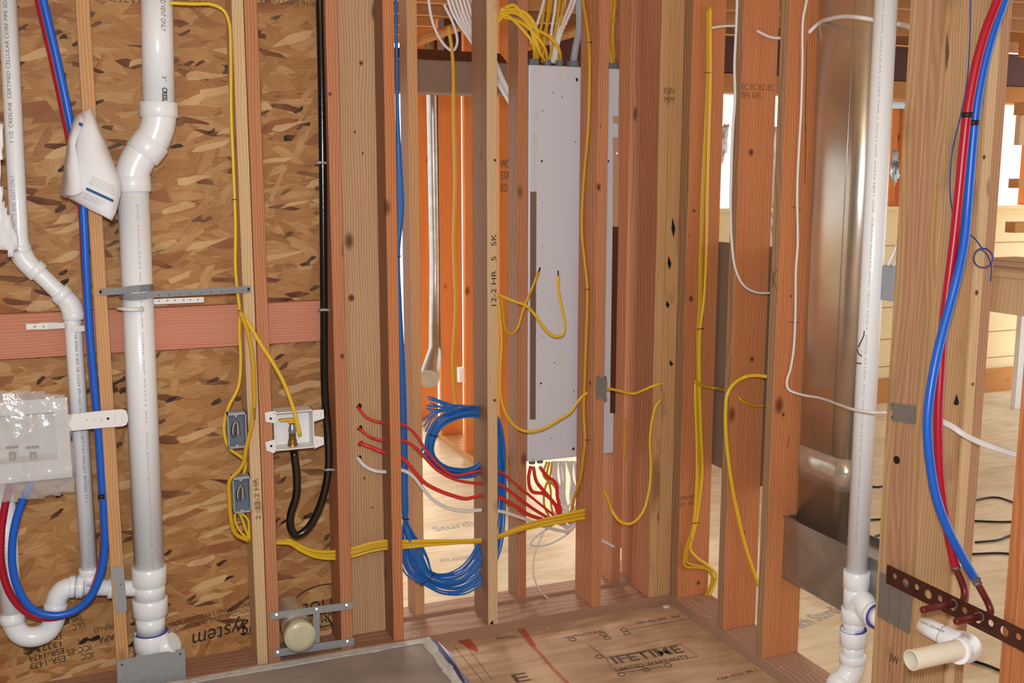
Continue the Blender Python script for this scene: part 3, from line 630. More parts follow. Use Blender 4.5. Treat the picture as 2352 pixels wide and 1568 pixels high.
# ================================================================== YELLOW CABLES (left)
yf = M['yellow']; yd = M['yellow_d']; FL = dict(flat=.55, side=(0, 1, 0), r=.0052)
cable('electric_cable', PY(3.22, (380, 6), (440, 9), (490, 11), (515, 25), (526, 50), (530, 120), (531, 250), (537, 400), (541, 520), (541, 620), (547, 680), (551, 715), (550, 760), (553, 830), (547, 890), (525, 935), (516, 965), (516, 1000), (527, 1030), (548, 1045), (564, 1060), (560, 1090)), yf, 'yellow cable coming from behind the wide pipe down to the upper switch box', **FL)
cable('electric_cable', PY(3.176, (551, 715), (565, 750), (577, 800), (583, 870), (583, 940), (575, 990), (565, 1030), (560, 1062), (545, 1085), (528, 1102), (527, 1150), (530, 1190), (540, 1225), (572, 1242)), yd, 'thicker yellow cable with black lettering beside the switch boxes', flat=.5, side=(0, 1, 0), r=.0065)
cable('electric_cable', PY(3.18, (551, 715), (575, 750), (600, 792), (625, 830), (650, 875), (668, 920), (680, 960), (689, 1000)), yf, 'yellow cable crossing the doubled stud into the gas outlet box', flat=.6, side=(0, 1, 0), r=.0062)
for k, (a, b) in enumerate((((540, 1176), (556, 1225)), ((548, 1176), (564, 1215)), ((552, 1176), (572, 1220)))):
    cable('electric_cable', PY(3.215, a, ((a[0]+b[0])/2-(8-8*k), (a[1]+b[1])/2-4), b, (574, 1240)), yf, 'thin yellow cable fanning out below the lower switch box', group='three yellow cables below the lower switch box', flat=.6, side=(0, 1, 0), r=.0040)
for (u, v) in ((537, 458), (551, 713)): tag(tube('cable_staple', [W(u-5, v, Y=3.196), W(u+6, v, Y=3.196)], .0012, M['tie'], None, 6), 'thin dark staple over the left yellow cable, '+('above the grey strap' if v < 500 else 'where it splits'), 'staple')
# handwriting on the doubled stud
def hand(name, parent, polys, Y, mat=None, X=None, r=.0009):
    return stroke(name, [[(W(u, v, Y=Y) if X is None else W(u, v, X=X)) for u, v in p] for p in polys], mat or M['ink'], parent, r)
text('handwriting', '2  12-2 HR', .022, flatmap(W(599, 1193, Y=YA-.001), (W(592, 1090, Y=YA-.001)-W(599, 1193, Y=YA-.001)).normalized(), Vector((-1, 0, 0))), M['ink_soft'], st_dblr, width=.135)
text('cable_lettering', 'WIRE', .011, flatmap(W(588, 965, Y=3.1715), Vector((0, 0, 1)), Vector((-1, 0, 0))), M['ink'], st_dblp, width=.04)

# ================================================================== GAS OUTLET BOX
G = thing('gas_outlet_box', 'white gas outlet box with yellow-handled valve between two studs', 'outlet box', W(676, 1030, Y=3.2))
gx0, gx1 = W(630, 990, Y=3.19).x, W(722, 990, Y=3.19).x; gz1, gz0 = W(676, 944, Y=3.19).z, W(676, 1032, Y=3.19).z
t = .004
boxes('box_body', [((gx0, 3.19, gz0), (gx0+t, 3.26, gz1)), ((gx1-t, 3.19, gz0), (gx1, 3.26, gz1)), ((gx0, 3.19, gz0), (gx1, 3.26, gz0+t)), ((gx0, 3.19, gz1-t), (gx1, 3.26, gz1)), ((gx0, 3.257, gz0), (gx1, 3.26, gz1))], M['white_pl'], G)
for uv in ([(608, 947), (628, 943), (634, 945), (634, 972), (610, 968)], [(609, 1015), (632, 1008), (634, 1036), (628, 1040), (612, 1034)], [(719, 941), (743, 940), (744, 960), (720, 968)], [(720, 1000), (743, 1003), (744, 1020), (721, 1030)]):
    poly3('mounting_ear', [W(u, v, Y=3.194) for u, v in uv], M['white_pl'], G, .003, (0, -1, 0))
for u, v in ((622, 961), (623, 1024)): cyl('ear_hole', W(u, v, Y=3.1905), W(u, v, Y=3.190), .0038, M['dark_hole'], G, 12)
for u, v in ((728, 952), (737, 952), (728, 1013), (737, 1013)): cyl('ear_hole', W(u, v, Y=3.1905), W(u, v, Y=3.190), .001, M['dark_hole'], G, 8)
vp = lambda v: W(671+(v-970)*.02, v, Y=3.225)
tube('valve_body', [vp(1030), vp(1028), vp(1018), vp(1017), vp(1010), vp(1009), vp(996)], [.0155, .016, .016, .014, .014, .012, .0115], M['brass'], G, 16)
vbd = tube('valve_body', [vp(996), vp(990), vp(985), vp(978), vp(973), vp(971)], [.011, .013, .013, .010, .009, .006], M['steel'], G, 16)
boxes('valve_handle', [(W(642, 969, Y=3.205), W(674, 958, Y=3.225)), (W(662, 973, Y=3.212), W(677, 960, Y=3.228))], M['yellow_h'], vbd, .003)
# black gas pipe
gp = pipe_thing('gas_pipe', [W(734, -80, Y=3.24), W(735, 0, Y=3.24), W(739, 200, Y=3.24), W(742, 450, Y=3.24), W(744, 700, Y=3.235), W(746, 900, Y=3.23), W(753, 1000, Y=3.225), W(755, 1060, Y=3.225), W(747, 1120, Y=3.225), W(727, 1180, Y=3.225), W(702, 1218, Y=3.225), W(680, 1229, Y=3.225), W(668, 1212, Y=3.225), W(668, 1180, Y=3.225), W(680, 1140, Y=3.225), W(682, 1100, Y=3.225), W(675, 1036, Y=3.225)], .0125, M['black'], 'black gas pipe down the sheathing, hooking up into the outlet box', 'pipe', seg=18)
for (u, v, lab) in ((737, 374, 'upper grey clip on the black gas pipe'), (745, 712, 'grey clip on the black gas pipe at blocking height'), (757, 1079, 'lowest grey clip on the black gas pipe')):
    tag(tube('pipe_clip', smoothpath([W(u-12, v, Y=3.235), W(u-9, v, Y=3.213), W(u, v-1, Y=3.209), W(u+10, v, Y=3.213), W(u+13, v, Y=3.235)], .004), .0042, M['guard_lt'], None, 8), lab, 'clip')

# ================================================================== CAPPED DUCT + H BRACKET
D = thing('capped_vent_pipe', 'round vent pipe capped with cream film low between two studs', 'pipe', W(690, 1470, Y=3.17))
ca_ = W(690, 1463, Y=3.13); cb_ = Vector((ca_.x-.0, 3.333, ca_.z+.012))
tube('pipe_body', [cb_, Vector(ca_)+Vector((0, .004, 0))], .049, M['taped'], D, 40, caps=False)
tube('film_cap', [ca_+Vector((0, .045, .002)), ca_+Vector((0, .004, 0)), ca_+Vector((0, -.001, 0)), ca_+Vector((0, -.004, 0)), ca_+Vector((0, -.0042, 0))], [.0497, .0500, .049, .03, .002], M['cap'], D, 40)
stroke('film_crease', [[ca_+Vector((-.02, -.0045, .03)), ca_+Vector((-.006, -.0052, 0)), ca_+Vector((-.012, -.0045, -.038))], [ca_+Vector((.0, -.0045, .034)), ca_+Vector((.008, -.0052, 0)), ca_+Vector((.004, -.0045, -.04))]], M['pvc_in'], D, .0007)
Hb = thing('h_bracket', 'galvanised H-shaped bracket holding the capped vent pipe', 'bracket', W(715, 1440, Y=3.194))
hb = lambda uv, n='rail': poly3(n, [W(u, v, Y=3.1955) for u, v in uv], M['guard_lt'], Hb, .003, (0, -1, 0))
hb([(620, 1406), (808, 1381), (810, 1397), (622, 1422)]); hb([(628, 1491), (813, 1464), (814, 1481), (630, 1508)]); hb([(719, 1408), (734, 1406), (734, 1474), (719, 1476)], 'upright')
for u, v in ((635, 1411), (727, 1398), (796, 1389), (638, 1497), (798, 1472)): cyl('screw', W(u, v, Y=3.193), W(u, v, Y=3.190), .0035, M['steel'], Hb, 10)

# ================================================================== SLAB
Sl = thing('backer_board', 'grey backer board with pale mortar edges on the floor at the bottom', 'board', (.3, 2.6, 0))
sx1, sy1 = 1.0, 3.155
box('board_face', (-1.2, 1.8, .005), (sx1-.03, sy1-.022, .050), M['slab'], Sl, 0)
def rag(name, a, b, mat, seed):
    bm = bmesh.new(); a, b = Vector(a), Vector(b); rnd = random.Random(seed); n = 46; along = 0 if (b.x-a.x) > (b.y-a.y) else 1; R = []
    for i in range(n+1):
        t = i/n; p = a.copy(); p[along] = a[along]+(b[along]-a[along])*t; o = 1-along
        lo, hi = a[o]+rnd.uniform(-.004, .004), b[o]+rnd.uniform(-.005, .004); q = []
        for w_, z in ((lo, a.z), (lo, b.z), (hi, b.z+rnd.uniform(-.001, .001)), (hi, a.z)):
            c = Vector((p.x, p.y, z)); c[o] = w_; q.append(bm.verts.new(c))
        R.append(q)
    for i in range(n):
        for k in range(4): bm.faces.new((R[i][k], R[i][(k+1) % 4], R[i+1][(k+1) % 4], R[i+1][k]))
    bm.faces.new(R[0]); bm.faces.new(R[-1]); return link(name, fin(bm, name), mat, Sl)
rag('mortar_edge', (-1.2, sy1-.026, .004), (sx1, sy1+.006, .0535), M['mortar'], 3)
rag('mortar_edge', (sx1-.034, 1.8, .004), (sx1, sy1-.02, .053), M['mortar'], 4)
bmf = bmesh.new()
fr = [(sx1+.001, 1.9), (sx1+.001, 2.98), (sx1+.001, sy1+.012), (sx1+.030, sy1+.010), (sx1+.042, 3.05), (sx1+.028, 2.94), (sx1+.034, 2.86), (sx1+.012, 2.8), (sx1+.03, 1.9)]
poly3('blue_flap', [Vector((x, y_, .030+(.018 if i in (0, 1, 2) else 0))) for i, (x, y_) in enumerate(fr)], M['blue_film'], Sl, .002, (0, 0, 1))

# ================================================================== RED + WHITE CABLES ACROSS
def thr(name, segs, mat, lab, grp=None, r=.0052, Y0=3.296, Yl=3.262, cat='cable'):
    pts = [W(p[0], p[1], Y=(p[2] if len(p) > 2 else Yl)) for p in segs]
    return cable(name, pts, mat, lab, cat, grp, r=r, flat=.7, side=(0, 1, 0))
thr('electric_cable', [(818, 928, 3.335), (824, 937, 3.296), (840, 957, 3.28), (866, 968), (888, 971), (920, 973), (950, 992), (978, 1032), (1005, 1066), (1040, 1090), (1075, 1087), (1105, 1080), (1145, 1082), (1180, 1108, 3.29), (1225, 1145, 3.33), (1262, 1175, 3.36), (1280, 1190, 3.38)], M['red_c'], 'topmost red cable coming from the knotty board', r=.0070)
thr('electric_cable', [(820, 977, 3.335), (826, 985, 3.296), (850, 1003, 3.28), (870, 1010), (888, 1011), (920, 1010), (950, 1024), (974, 1048), (1000, 1075), (1035, 1097), (1070, 1107), (1108, 1110), (1145, 1112), (1180, 1135, 3.29), (1220, 1165, 3.33), (1255, 1187, 3.36)], M['red_c'], 'middle red cable coming from the knotty board', r=.0070)
thr('electric_cable', [(820, 1012, 3.335), (827, 1018, 3.296), (850, 1026, 3.28), (872, 1035), (888, 1040), (922, 1050), (950, 1080), (975, 1108), (1005, 1125), (1040, 1138), (1070, 1145), (1106, 1137), (1145, 1142), (1180, 1160, 3.29), (1215, 1182, 3.33), (1245, 1192, 3.36)], M['red_c'], 'lowest red cable coming from the knotty board', r=.0070)
thr('electric_cable', [(816, 1047, 3.335), (823, 1053, 3.296), (838, 1070, 3.28), (862, 1081), (890, 1083), (922, 1079), (945, 1090), (970, 1120), (995, 1148), (1030, 1167), (1070, 1173), (1105, 1171), (1145, 1173), (1190, 1186, 3.29), (1235, 1203, 3.32), (1280, 1217, 3.34), (1310, 1218, 3.35), (1322, 1196, 3.36), (1326, 1150, 3.38)], M['white_c'], 'thick white cable running below the three red ones', r=.0068)
for (u, v) in ((822, 932), (824, 982), (826, 1018), (822, 1051)): cyl('drilled_hole', W(u+2, v, Y=3.2998), W(u+2, v, Y=3.2985), .010, M['dark_hole'], bd_wide, 14)
# reds rising into the panel
for k, pts in enumerate(([(1219, 1070), (1214, 1100), (1222, 1128), (1250, 1134), (1272, 1155), (1284, 1182)], [(1225, 1072), (1232, 1105), (1250, 1128), (1262, 1142), (1280, 1165), (1288, 1182)], [(1240, 1072), (1255, 1092), (1277, 1110), (1280, 1140), (1288, 1175), (1286, 1192)])):
    cable('electric_cable', PY(3.40, *pts), M['red_c'], 'short red cable bending from the panel bottom into the bundle', group='three red cables under the white panel', r=.0068)
# yellow bundle across
Yb = thing('cable_bundle', 'flat bundle of yellow cables threaded through the studs low across the wall', 'cables', W(1000, 1248, Y=3.26))
base = [(572, 1240), (605, 1242), (640, 1243), (665, 1243), (690, 1257), (725, 1271), (777, 1273), (810, 1268), (850, 1257), (892, 1251), (925, 1251), (1000, 1247), (1060, 1244), (1110, 1240), (1147, 1230), (1200, 1211), (1250, 1198), (1300, 1188), (1346, 1179)]
rnd = random.Random(5)
for k in range(5):
    off = (k-2)*3.8; ph = rnd.uniform(0, 6)
    cable('cable_strand', [W(u, v+off*(.75+.5*math.sin(u*.012+ph))*(1.0), Y=3.26+.004*math.sin(u*.02+ph)) for u, v in base], yd if k % 2 else yf, r=.0056, flat=.7, side=(0, 1, 0), parent=Yb)

# ================================================================== BLUE DATA CABLES
Bl = thing('data_cable_coil', 'coiled bundle of blue data cables hanging right of the orange stud', 'cables', W(1010, 1345, Y=3.27))
rnd = random.Random(11)
drop = [(909, -60), (909, 0), (911, 150), (913, 270), (917, 400), (919, 480), (914, 580), (917, 700), (923, 850), (927, 1000), (929, 1120), (930, 1190)]
loop = [(932, 1225), (942, 1262), (958, 1300), (985, 1328), (1020, 1340), (1060, 1335), (1095, 1308), (1125, 1250), (1140, 1180), (1147, 1090), (1146, 1010), (1130, 960), (1095, 945), (1050, 950), (1010, 970), (990, 1005), (987, 1040), (1005, 1070), (1045, 1085), (1090, 1080), (1125, 1050)]
NS = 18
for k in range(NS):
    a = 2*math.pi*k/NS; pts = []
    for i, (u, v) in enumerate(drop):
        s = (1.2, 1.2, 2, 2.5, 6, 7, 3, 4, 6, 6.5, 6, 4)[i]
        pts.append(W(u+s*math.cos(a), v, Y=3.285+.008*math.sin(a)))
    for i, (u, v) in enumerate(loop):
        sw = (16, 27, 30, 17, 24, 28, 30, 26, 18, 12, 10, 12, 13, 12, 11, 10, 9, 10, 11, 11, 10)[i]; q = (k/(NS-1)-.5)*2
        nx = loop[min(i+1, len(loop)-1)][0]-loop[max(i-1, 0)][0]; ny = loop[min(i+1, len(loop)-1)][1]-loop[max(i-1, 0)][1]; L_ = math.hypot(nx, ny)
        pts.append(W(u-ny/L_*sw*q+rnd.uniform(-2, 2), v+nx/L_*sw*q+rnd.uniform(-2, 2), Y=3.285-(.015 if i < 8 else 0)+.012*math.sin(a*2)))
    cable('cable_strand', pts, M['blue_c'] if k % 3 else M['pex_blue'] if k % 2 else M['blue_c'], r=.0031, parent=Bl, seg=6)
for k in range(16):
    e = (985+rnd.uniform(-8, 12), 905+rnd.uniform(-2, 40)); m_ = (1030+rnd.uniform(-6, 6), 925+(e[1]-905)*.45+rnd.uniform(-4, 4))
    if k in (3, 7, 11): e = (966+k, 958+k*3); m_ = (1000, 940+k)
    cable('cable_strand', PY(3.30, e, m_, (1070, 932+rnd.uniform(-2, 10)), (1100, 945+rnd.uniform(-5, 5))), M['blue_c'], r=.0026, parent=Bl, seg=6)
for k in range(8):
    cable('cable_strand', PY(3.285, (990+rnd.uniform(-3, 3), 1000), (982+rnd.uniform(-4, 4), 1022), (968+rnd.uniform(-4, 22), 1040+rnd.uniform(-10, 16))), M['blue_c'], r=.0026, parent=Bl, seg=6)
def ring(name, u, v, rx, ry, ang, parent, Y=3.27, r=.0018, dep=.02):
    pts = []
    for k in range(17):
        a = 2*math.pi*k/16; x = rx*math.cos(a); pts.append(W(u+x*math.cos(ang)-ry*math.sin(a)*math.sin(ang)*.3, v+x*math.sin(ang)+ry*math.sin(a)*.3, Y=Y-dep*math.sin(a)))
    return tube(name, pts, r, M['tie'], parent, 6)
ring('cable_tie', 931, 1190, 9, 6, .2, Bl); ring('cable_tie', 982, 1328, 22, 10, -.7, Bl, 3.268); ring('cable_tie', 995, 998, 12, 8, .3, Bl, 3.285); ring('cable_tie', 915, 588, 5, 4, 0, Bl, 3.285)

# ================================================================== PANEL
Pn = thing('electrical_panel', 'tall white electrical panel seen from the back between rear studs', 'electrical panel', (1.63, 3.42, .55))
px0, px1, pz0, pz1 = 1.4515, 1.806, .560, 1.975; yp = 3.372
box('enclosure', (px0, yp, pz0), (px1, yp+.1, pz1), M['panel'], Pn, .004)
fx = lambda u: W(u, 700, Y=yp).x
fz_ = lambda u, v: W(u, v, Y=yp).z
def pf(uvs, mat, name, th=.0008): poly3(name, [W(u, v, Y=yp-.0002) for u, v in uvs], mat, Pn, th, (0, -1, 0))
pf([(1218, 440), (1232, 440), (1230, 963), (1217, 963)], M['panel_dk'], 'slot_strip')
pf([(1221, 260), (1237, 260), (1237, 280), (1222, 281)], M['foil'], 'foil_tape'); pf([(1221, 306), (1237, 306), (1236, 333), (1232, 345), (1232, 440), (1218, 440)], M['foil'], 'foil_tape')
pf([(1408, 266), (1421, 267), (1421, 284), (1408, 283)], M['tile'], 'tan_label'); pf([(1408, 315), (1421, 316), (1420, 520), (1407, 520)], M['tile'], 'slot_strip')
pf([(1407, 520), (1420, 521), (1413, 949), (1401, 948)], M['panel_brown'], 'slot_strip')
for u, v, r in ((1324, 183, .006), (1316, 1030, .006), (1244, 370, .004), (1242, 880, .004), (1397, 370, .004), (1274, 833, .0022), (1318, 897, .0022), (1266, 1006, .002), (1271, 213, .0022), (1291, 223, .002), (1246, 255, .002), (1322, 326, .002), (1246, 465, .0015), (1246, 568, .0015), (1245, 670, .0015), (1245, 772, .0015), (1228, 162, .0015), (1224, 988, .002), (1224, 1055, .002), (1405, 968, .0015), (1404, 1033, .0015), (1416, 352, .003)):
    cyl('knockout', W(u, v, Y=yp-.0003), W(u, v, Y=yp-.0009), r, M['dark_hole'] if u != 1416 else M['steel'], Pn, 12)
for u, v in ((1248, 183), (1280, 178), (1405, 186), (1240, 1033), (1272, 1033), (1395, 1022), (1324, 183), (1316, 1031)):
    c = W(u, v, Y=yp-.0004); R_ = .013 if u not in (1324, 1316) else .010
    tube('knockout_ring', [c+Vector((R_*math.cos(a), 0, R_*math.sin(a))) for a in [k*math.pi/10 for k in range(21)]], .0005, M['panel'], Pn, 5)
for u in (1222, 1230, 1257, 1285, 1316, 1403, 1411):
    p = W(u, 150, Y=yp+.03); sleeve('clamp', Vector((p.x, yp+.03, pz1-.002)), Vector((p.x, yp+.03, pz1+.022)), .014 if u != 1316 else .022, M['greybox_in'], Pn, 14)
for u in (1222, 1240):
    p = W(u, 1070, Y=yp+.03); sleeve('clamp', Vector((p.x, yp+.03, pz0-.016)), Vector((p.x, yp+.03, pz0+.002)), .012, M['greybox_in'], Pn, 14)

# cables entering the panel top
yw = 3.41
def grp(lst, mat, lab, g, r=.0056, Y=yw, flat=.7):
    for pts in lst: cable('electric_cable', [W(p[0], p[1], Y=Y+(.01*math.sin(p[0]+p[1]))) for p in pts], mat, lab, 'cable', g, r=r, flat=flat, side=(0, 1, 0))
grp([[(1255, -60), (1248, 30), (1240, 80), (1232, 145)], [(1262, -60), (1258, 40), (1245, 100), (1231, 145)], [(1268, -60), (1264, 20), (1252, 85), (1246, 145)], [(1292, -60), (1282, 30), (1272, 90), (1260, 145)], [(1300, -60), (1290, 40), (1276, 100), (1284, 145)]], M['yellow_d'], 'yellow cable dropping steeply into the top of the panel', 'steep yellow cables over the panel')
for pts in ([(1150, 25), (1190, 22), (1218, 40), (1235, 75), (1230, 145)], [(1148, 32), (1185, 30), (1215, 60), (1228, 100), (1226, 145)], [(1150, 20), (1195, 30), (1235, 68), (1265, 88), (1284, 115), (1288, 145)], [(1152, 38), (1190, 48), (1225, 75), (1250, 108), (1258, 145)], [(1140, 46), (1165, 22), (1200, 40), (1230, 66), (1262, 84), (1282, 108), (1289, 145)], [(1160, 18), (1180, 12), (1205, 42), (1222, 70), (1240, 120), (1256, 145)], [(1142, 52), (1160, 34), (1172, 40), (1195, 62), (1222, 96), (1228, 145)]):
    cable('electric_cable', [W(p[0], p[1], Y=3.41 if p[1] > 140 else 3.352+.004*math.sin(p[0])) for p in pts], M['yellow'], 'yellow cable arching in from the left to the panel top', 'cable', 'arching yellow cables over the panel', r=.0058, flat=.7, side=(0, 1, 0))
grp([[(1262, -60), (1246, 15), (1232, 60), (1218, 100)], [(1280, -60), (1275, 20), (1266, 80), (1268, 145)], [(1305, -60), (1294, 20), (1276, 80), (1270, 145)], [(1330, -60), (1310, 10), (1285, 70), (1272, 145)], [(1335, -60), (1318, 10), (1288, 80), (1275, 145)]], M['white_c'], 'white cable fanning down into the top of the panel', 'white cables over the panel')
cable('service_cable', PY(3.42, (1328, -60), (1331, 20), (1330, 70), (1322, 110), (1316, 150)), M['grey_c'], 'thick grey cable entering the panel top at its right', r=.013)
grp([[(1410, -60), (1404, 20), (1400, 70), (1402, 100), (1408, 152)], [(1418, -60), (1412, 20), (1408, 70), (1410, 152)], [(1414, -60), (1410, 30), (1398, 60), (1406, 152)]], M['yellow_d'], 'yellow cable entering the panel right of the crossing stud', 'yellow cables at the right end of the panel')
# white cables sweeping through at upper centre
wl_ = []
for k in range(9):
    wl_.append([(1015+k*9, -60), (1040+k*8.5, 30), (1085+k*6, 100+k*3), (1130+k*4, 170+k*3), (1175+k*3, 245+k*2)])
grp(wl_, M['white_c'], 'white cable sweeping diagonally behind the pale written-on stud', 'diagonal white cables at upper centre', r=.0055, Y=3.56)
cable('electric_cable', PY(3.56, (985, -60), (986, 10), (997, 60), (1018, 100), (1040, 117), (1050, 100), (1043, 60), (1020, 10)), M['white_c'], 'white cable hanging in a loop above the brown box', r=.005)
cable('electric_cable', PY(3.56, (1030, 60), (1036, 100), (1040, 140), (1042, 260), (1045, 420), (1042, 560), (1047, 700), (1041, 830), (1050, 960)), M['yellow_d'], 'yellow cable down the sunlit orange stud in the rear room', r=.007)

# loose tails in front of panel
F2 = dict(flat=.6, side=(0, 1, 0), r=.0052)
ct = cable('electric_cable', PY(3.27, (1120, 676), (1147, 680), (1156, 720), (1160, 752), (1172, 767), (1187, 757), (1198, 725), (1210, 690), (1225, 655), (1237, 624)), yd, 'yellow cable tail pointing up at the left edge of the panel', **F2)
cyl('cable_tip', W(1236, 626, Y=3.27), W(1241, 614, Y=3.27), .0028, M['tie'], ct, 6)
ct = cable('electric_cable', PY(3.262, (1120, 672), (1147, 678), (1180, 691), (1210, 703), (1232, 727), (1252, 755), (1274, 772), (1293, 768), (1297, 745), (1290, 705), (1282, 660), (1282, 632)), yf, 'yellow cable tail looping up in front of the panel', **F2)
cyl('cable_tip', W(1282, 634, Y=3.262), W(1282, 621, Y=3.262), .0024, M['tie'], ct, 6)
cable('electric_cable', PY(3.26, (1146, 700), (1152, 780), (1149, 850), (1150, 910), (1162, 950), (1185, 980), (1213, 991), (1248, 984), (1285, 963), (1312, 945), (1325, 925), (1340, 908), (1362, 896), (1380, 894), (1400, 893), (1430, 899), (1455, 904), (1480, 895, 3.22), (1500, 886, 3.2), (1520, 880, 3.192)), yf, 'yellow cable sagging across the panel and through the next stud to the corner', **F2)
cable('electric_cable', [W(u, v, X=1.628) for u, v in ((1334, -60), (1339, 0), (1349, 60), (1353, 100), (1354, 200), (1350, 310), (1342, 400), (1337, 480), (1337, 540), (1343, 600), (1349, 662), (1347, 760), (1343, 880), (1341, 950), (1344, 1010), (1340, 1050), (1333, 1100), (1320, 1140), (1312, 1175), (1306, 1200))], yd, 'yellow cable stapled down the side of the stud crossing the panel', r=.0056)
for v in (97, 664, 1010): tag(tube('cable_staple', [W(1343 if v > 100 else 1348, v, X=1.622), W(1354 if v > 100 else 1359, v, X=1.622)], .0013, M['tie'], None, 6), {97: 'topmost', 664: 'middle', 1010: 'lowest'}[v]+' dark staple on the stud crossing the white panel', 'staple')
cable('electric_cable', PY(3.185, (1520, 916), (1508, 930), (1498, 965), (1493, 1010), (1495, 1070), (1490, 1130), (1474, 1180), (1450, 1202), (1425, 1198), (1407, 1175, 3.2), (1396, 1145, 3.25), (1386, 1122, 3.28)), yf, 'yellow cable hanging in a deep loop left of the corner', r=.0058, flat=.6, side=(0, 1, 0))
cable('electric_cable', PY(3.40, (1436, 960), (1440, 1010), (1436, 1055)), yd, 'short yellow cable on the orange stud beyond the corner', r=.004)
cable('electric_cable', PY(3.36, (1380, 1240), (1394, 1247), (1411, 1256)), M['white_c'], 'white cable stub ending beside the crossing stud near the floor', r=.006)
cable('electric_cable', PY(3.35, (1296, 1200), (1260, 1208), (1240, 1240), (1225, 1290), (1228, 1330), (1248, 1365), (1281, 1385)), M['white_c'], 'thin white cable tail curling down to the plate under the panel', r=.003)
cable('electric_cable', PY(3.42, (1290, 1190), (1260, 1212), (1225, 1238), (1218, 1250), (1250, 1252), (1290, 1235), (1310, 1220)), M['white_c'], 'white cable doubled back with black print under the panel', r=.004)
# white/yellow tangle below panel
rnd = random.Random(21)
for k in range(9):
    x = 1272+k*6
    cable('electric_cable', PY(3.44, (x, 1058), (x+rnd.uniform(-4, 14), 1100), (x+rnd.uniform(0, 22), 1145), (x+rnd.uniform(-12, 14), 1190), (1305+rnd.uniform(-16, 16), 1212)), M['white_c'], 'white cable dropping from the panel bottom into the tangle', 'cable', 'tangle of white cables under the panel', r=.0055)
for k in range(3):
    cable('electric_cable', PY(3.43, (1268-k*6, 1060), (1264-k*8, 1090), (1252+k*12, 1120), (1250+k*16, 1160), (1262+k*10, 1188)), yd, 'yellow cable dropping from the panel bottom', 'cable', 'yellow cables under the panel', r=.0045)
for k in range(3):
    cable('electric_cable', PY(3.46, (1147, 1010+k*14), (1160, 1040+k*30), (1168, 1075+k*45), (1180, 1130+k*20), (1200, 1190)), M[('yellow_d', 'white_c', 'yellow')[k]], 'thin loose cable right of the written-on stud near the red cables', 'cable', 'thin loose cables behind the written-on stud', r=.003)
plate('stud_guard', [(1369, 864), (1375, 862), (1381, 868), (1392, 862), (1394, 880), (1391, 905), (1394, 916), (1386, 919), (1378, 913), (1369, 919), (1367, 890)], YA-.001, M['guard'], 'small notched metal plate on the stud crossing the panel', [(1389, 866, .002), (1378, 874, .001, 1), (1388, 914, .001, 1), (1377, 910, .001, 1)])

M['knot'] = plain('knot_ring', (138, 84, 52), .7, var=.3, bscale=60); M['knot_core'] = plain('knot_heart', (74, 44, 28), .7, var=.3, bscale=60)
def knot(o, u, v, r, Y=None, X=None, tall=1.2):
    c = W(u, v, Y=Y, X=X); n = Vector((0, -1, 0)) if Y else Vector((-1, 0, 0)); e = Vector((1, 0, 0)) if Y else Vector((0, 1, 0))
    for rr, m_, off in ((r, 'knot', .0003), (r*.45, 'knot_core', .0006)):
        poly3('knot', [c+n*off+e*(rr*math.cos(k*.349))+Vector((0, 0, rr*tall*math.sin(k*.349))) for k in range(18)], M[m_], o, .0002, n)
for u, v, r in ((829, 145, .0065), (807, 684, .0105), (815, 303, .004), (833, 352, .004), (837, 1098, .004), (855, 1165, .003)): knot(bd_wide, u, v, r, Y=3.2998)
for u, v, r in ((758, 216, .006), (786, 818, .008)): knot(st_corn, u, v, r, Y=3.1998)
knot(st_mid, 1137, 368, .005, Y=3.1998, tall=1); knot(st_mid, 1136, 919, .0055, Y=3.1998, tall=1)
for u, v, r in ((1375, 430, .008), (1379, 290, .003), (1355, 880, .005)): knot(st_wire, u, v, r, Y=3.1998, tall=1.8)
for u, v, r in ((1725, 350, .010), (1727, 825, .008), (1708, 1222, .006)): knot(st_b2, u, v, r, Y=2.8498)
for u, v, r in ((1587, 686, .010), (1594, 484, .006), (1583, 541, .003), (1604, 1338, .008)): knot(st_b1, u, v, r, Y=3.1498)
for u, v, r in ((1799, 952, .006), (1817, 680, .004)): knot(st_b3, u, v, r, Y=2.6198)
for u, v, r in ((2243, 672, .006), (2260, 361, .005), (2234, 882, .004)): knot(post, u, v, r, Y=1.9698 if u > 2250 else 1.9718)
# text on studs
Ym = YA-.0006
text('handwriting', '12-2 HR   5   5K', .026, flatmap(W(1140, 707, Y=Ym), Vector((0, 0, 1)), Vector((-1, 0, 0))), M['ink'], st_mid, width=.24)
cyl('dark_knot', W(1129, 1429, Y=YA-.0002), W(1129, 1429, Y=YA-.001), .007, M['dark_hole'], st_mid, 10)
for (o_s, u, v, s, h, X, Y_) in ((st_b2, 1702, 205, 'EC EC EC EC\nISFL ISFL', .03, None, 2.8495),):
    text('grade_stamp', s, .026, flatmap(W(u, v, Y=Y_), Vector((1, 0, 0)), Vector((0, 0, 1))), M['ink_soft'], o_s, width=.125)
text('grade_stamp', 'IMN MNII\nKD  HT', .024, flatmap(W(1560, 1150, Y=3.1495), Vector((1, 0, 0)), Vector((0, 0, 1))), M['ink_soft'], st_b1, width=.08)
text('grade_stamp', 'EBN\nMIM', .03, flatmap(W(1525, 215, Y=Ym), Vector((1, 0, 0)), Vector((0, 0, 1))), M['ink_soft'], cs, width=.04)
for u, v, h in ((1546, 525, 26), (1537, 605, 18), (1533, 700, 10), (1541, 835, 8)):
    poly3('bark_flaw', [W(u-1.5, v-h, Y=Ym), W(u+5, v, Y=Ym), W(u+1, v+h*.8, Y=Ym), W(u-4, v, Y=Ym)], M['dark_hole'], cs, .0006, (0, -1, 0))
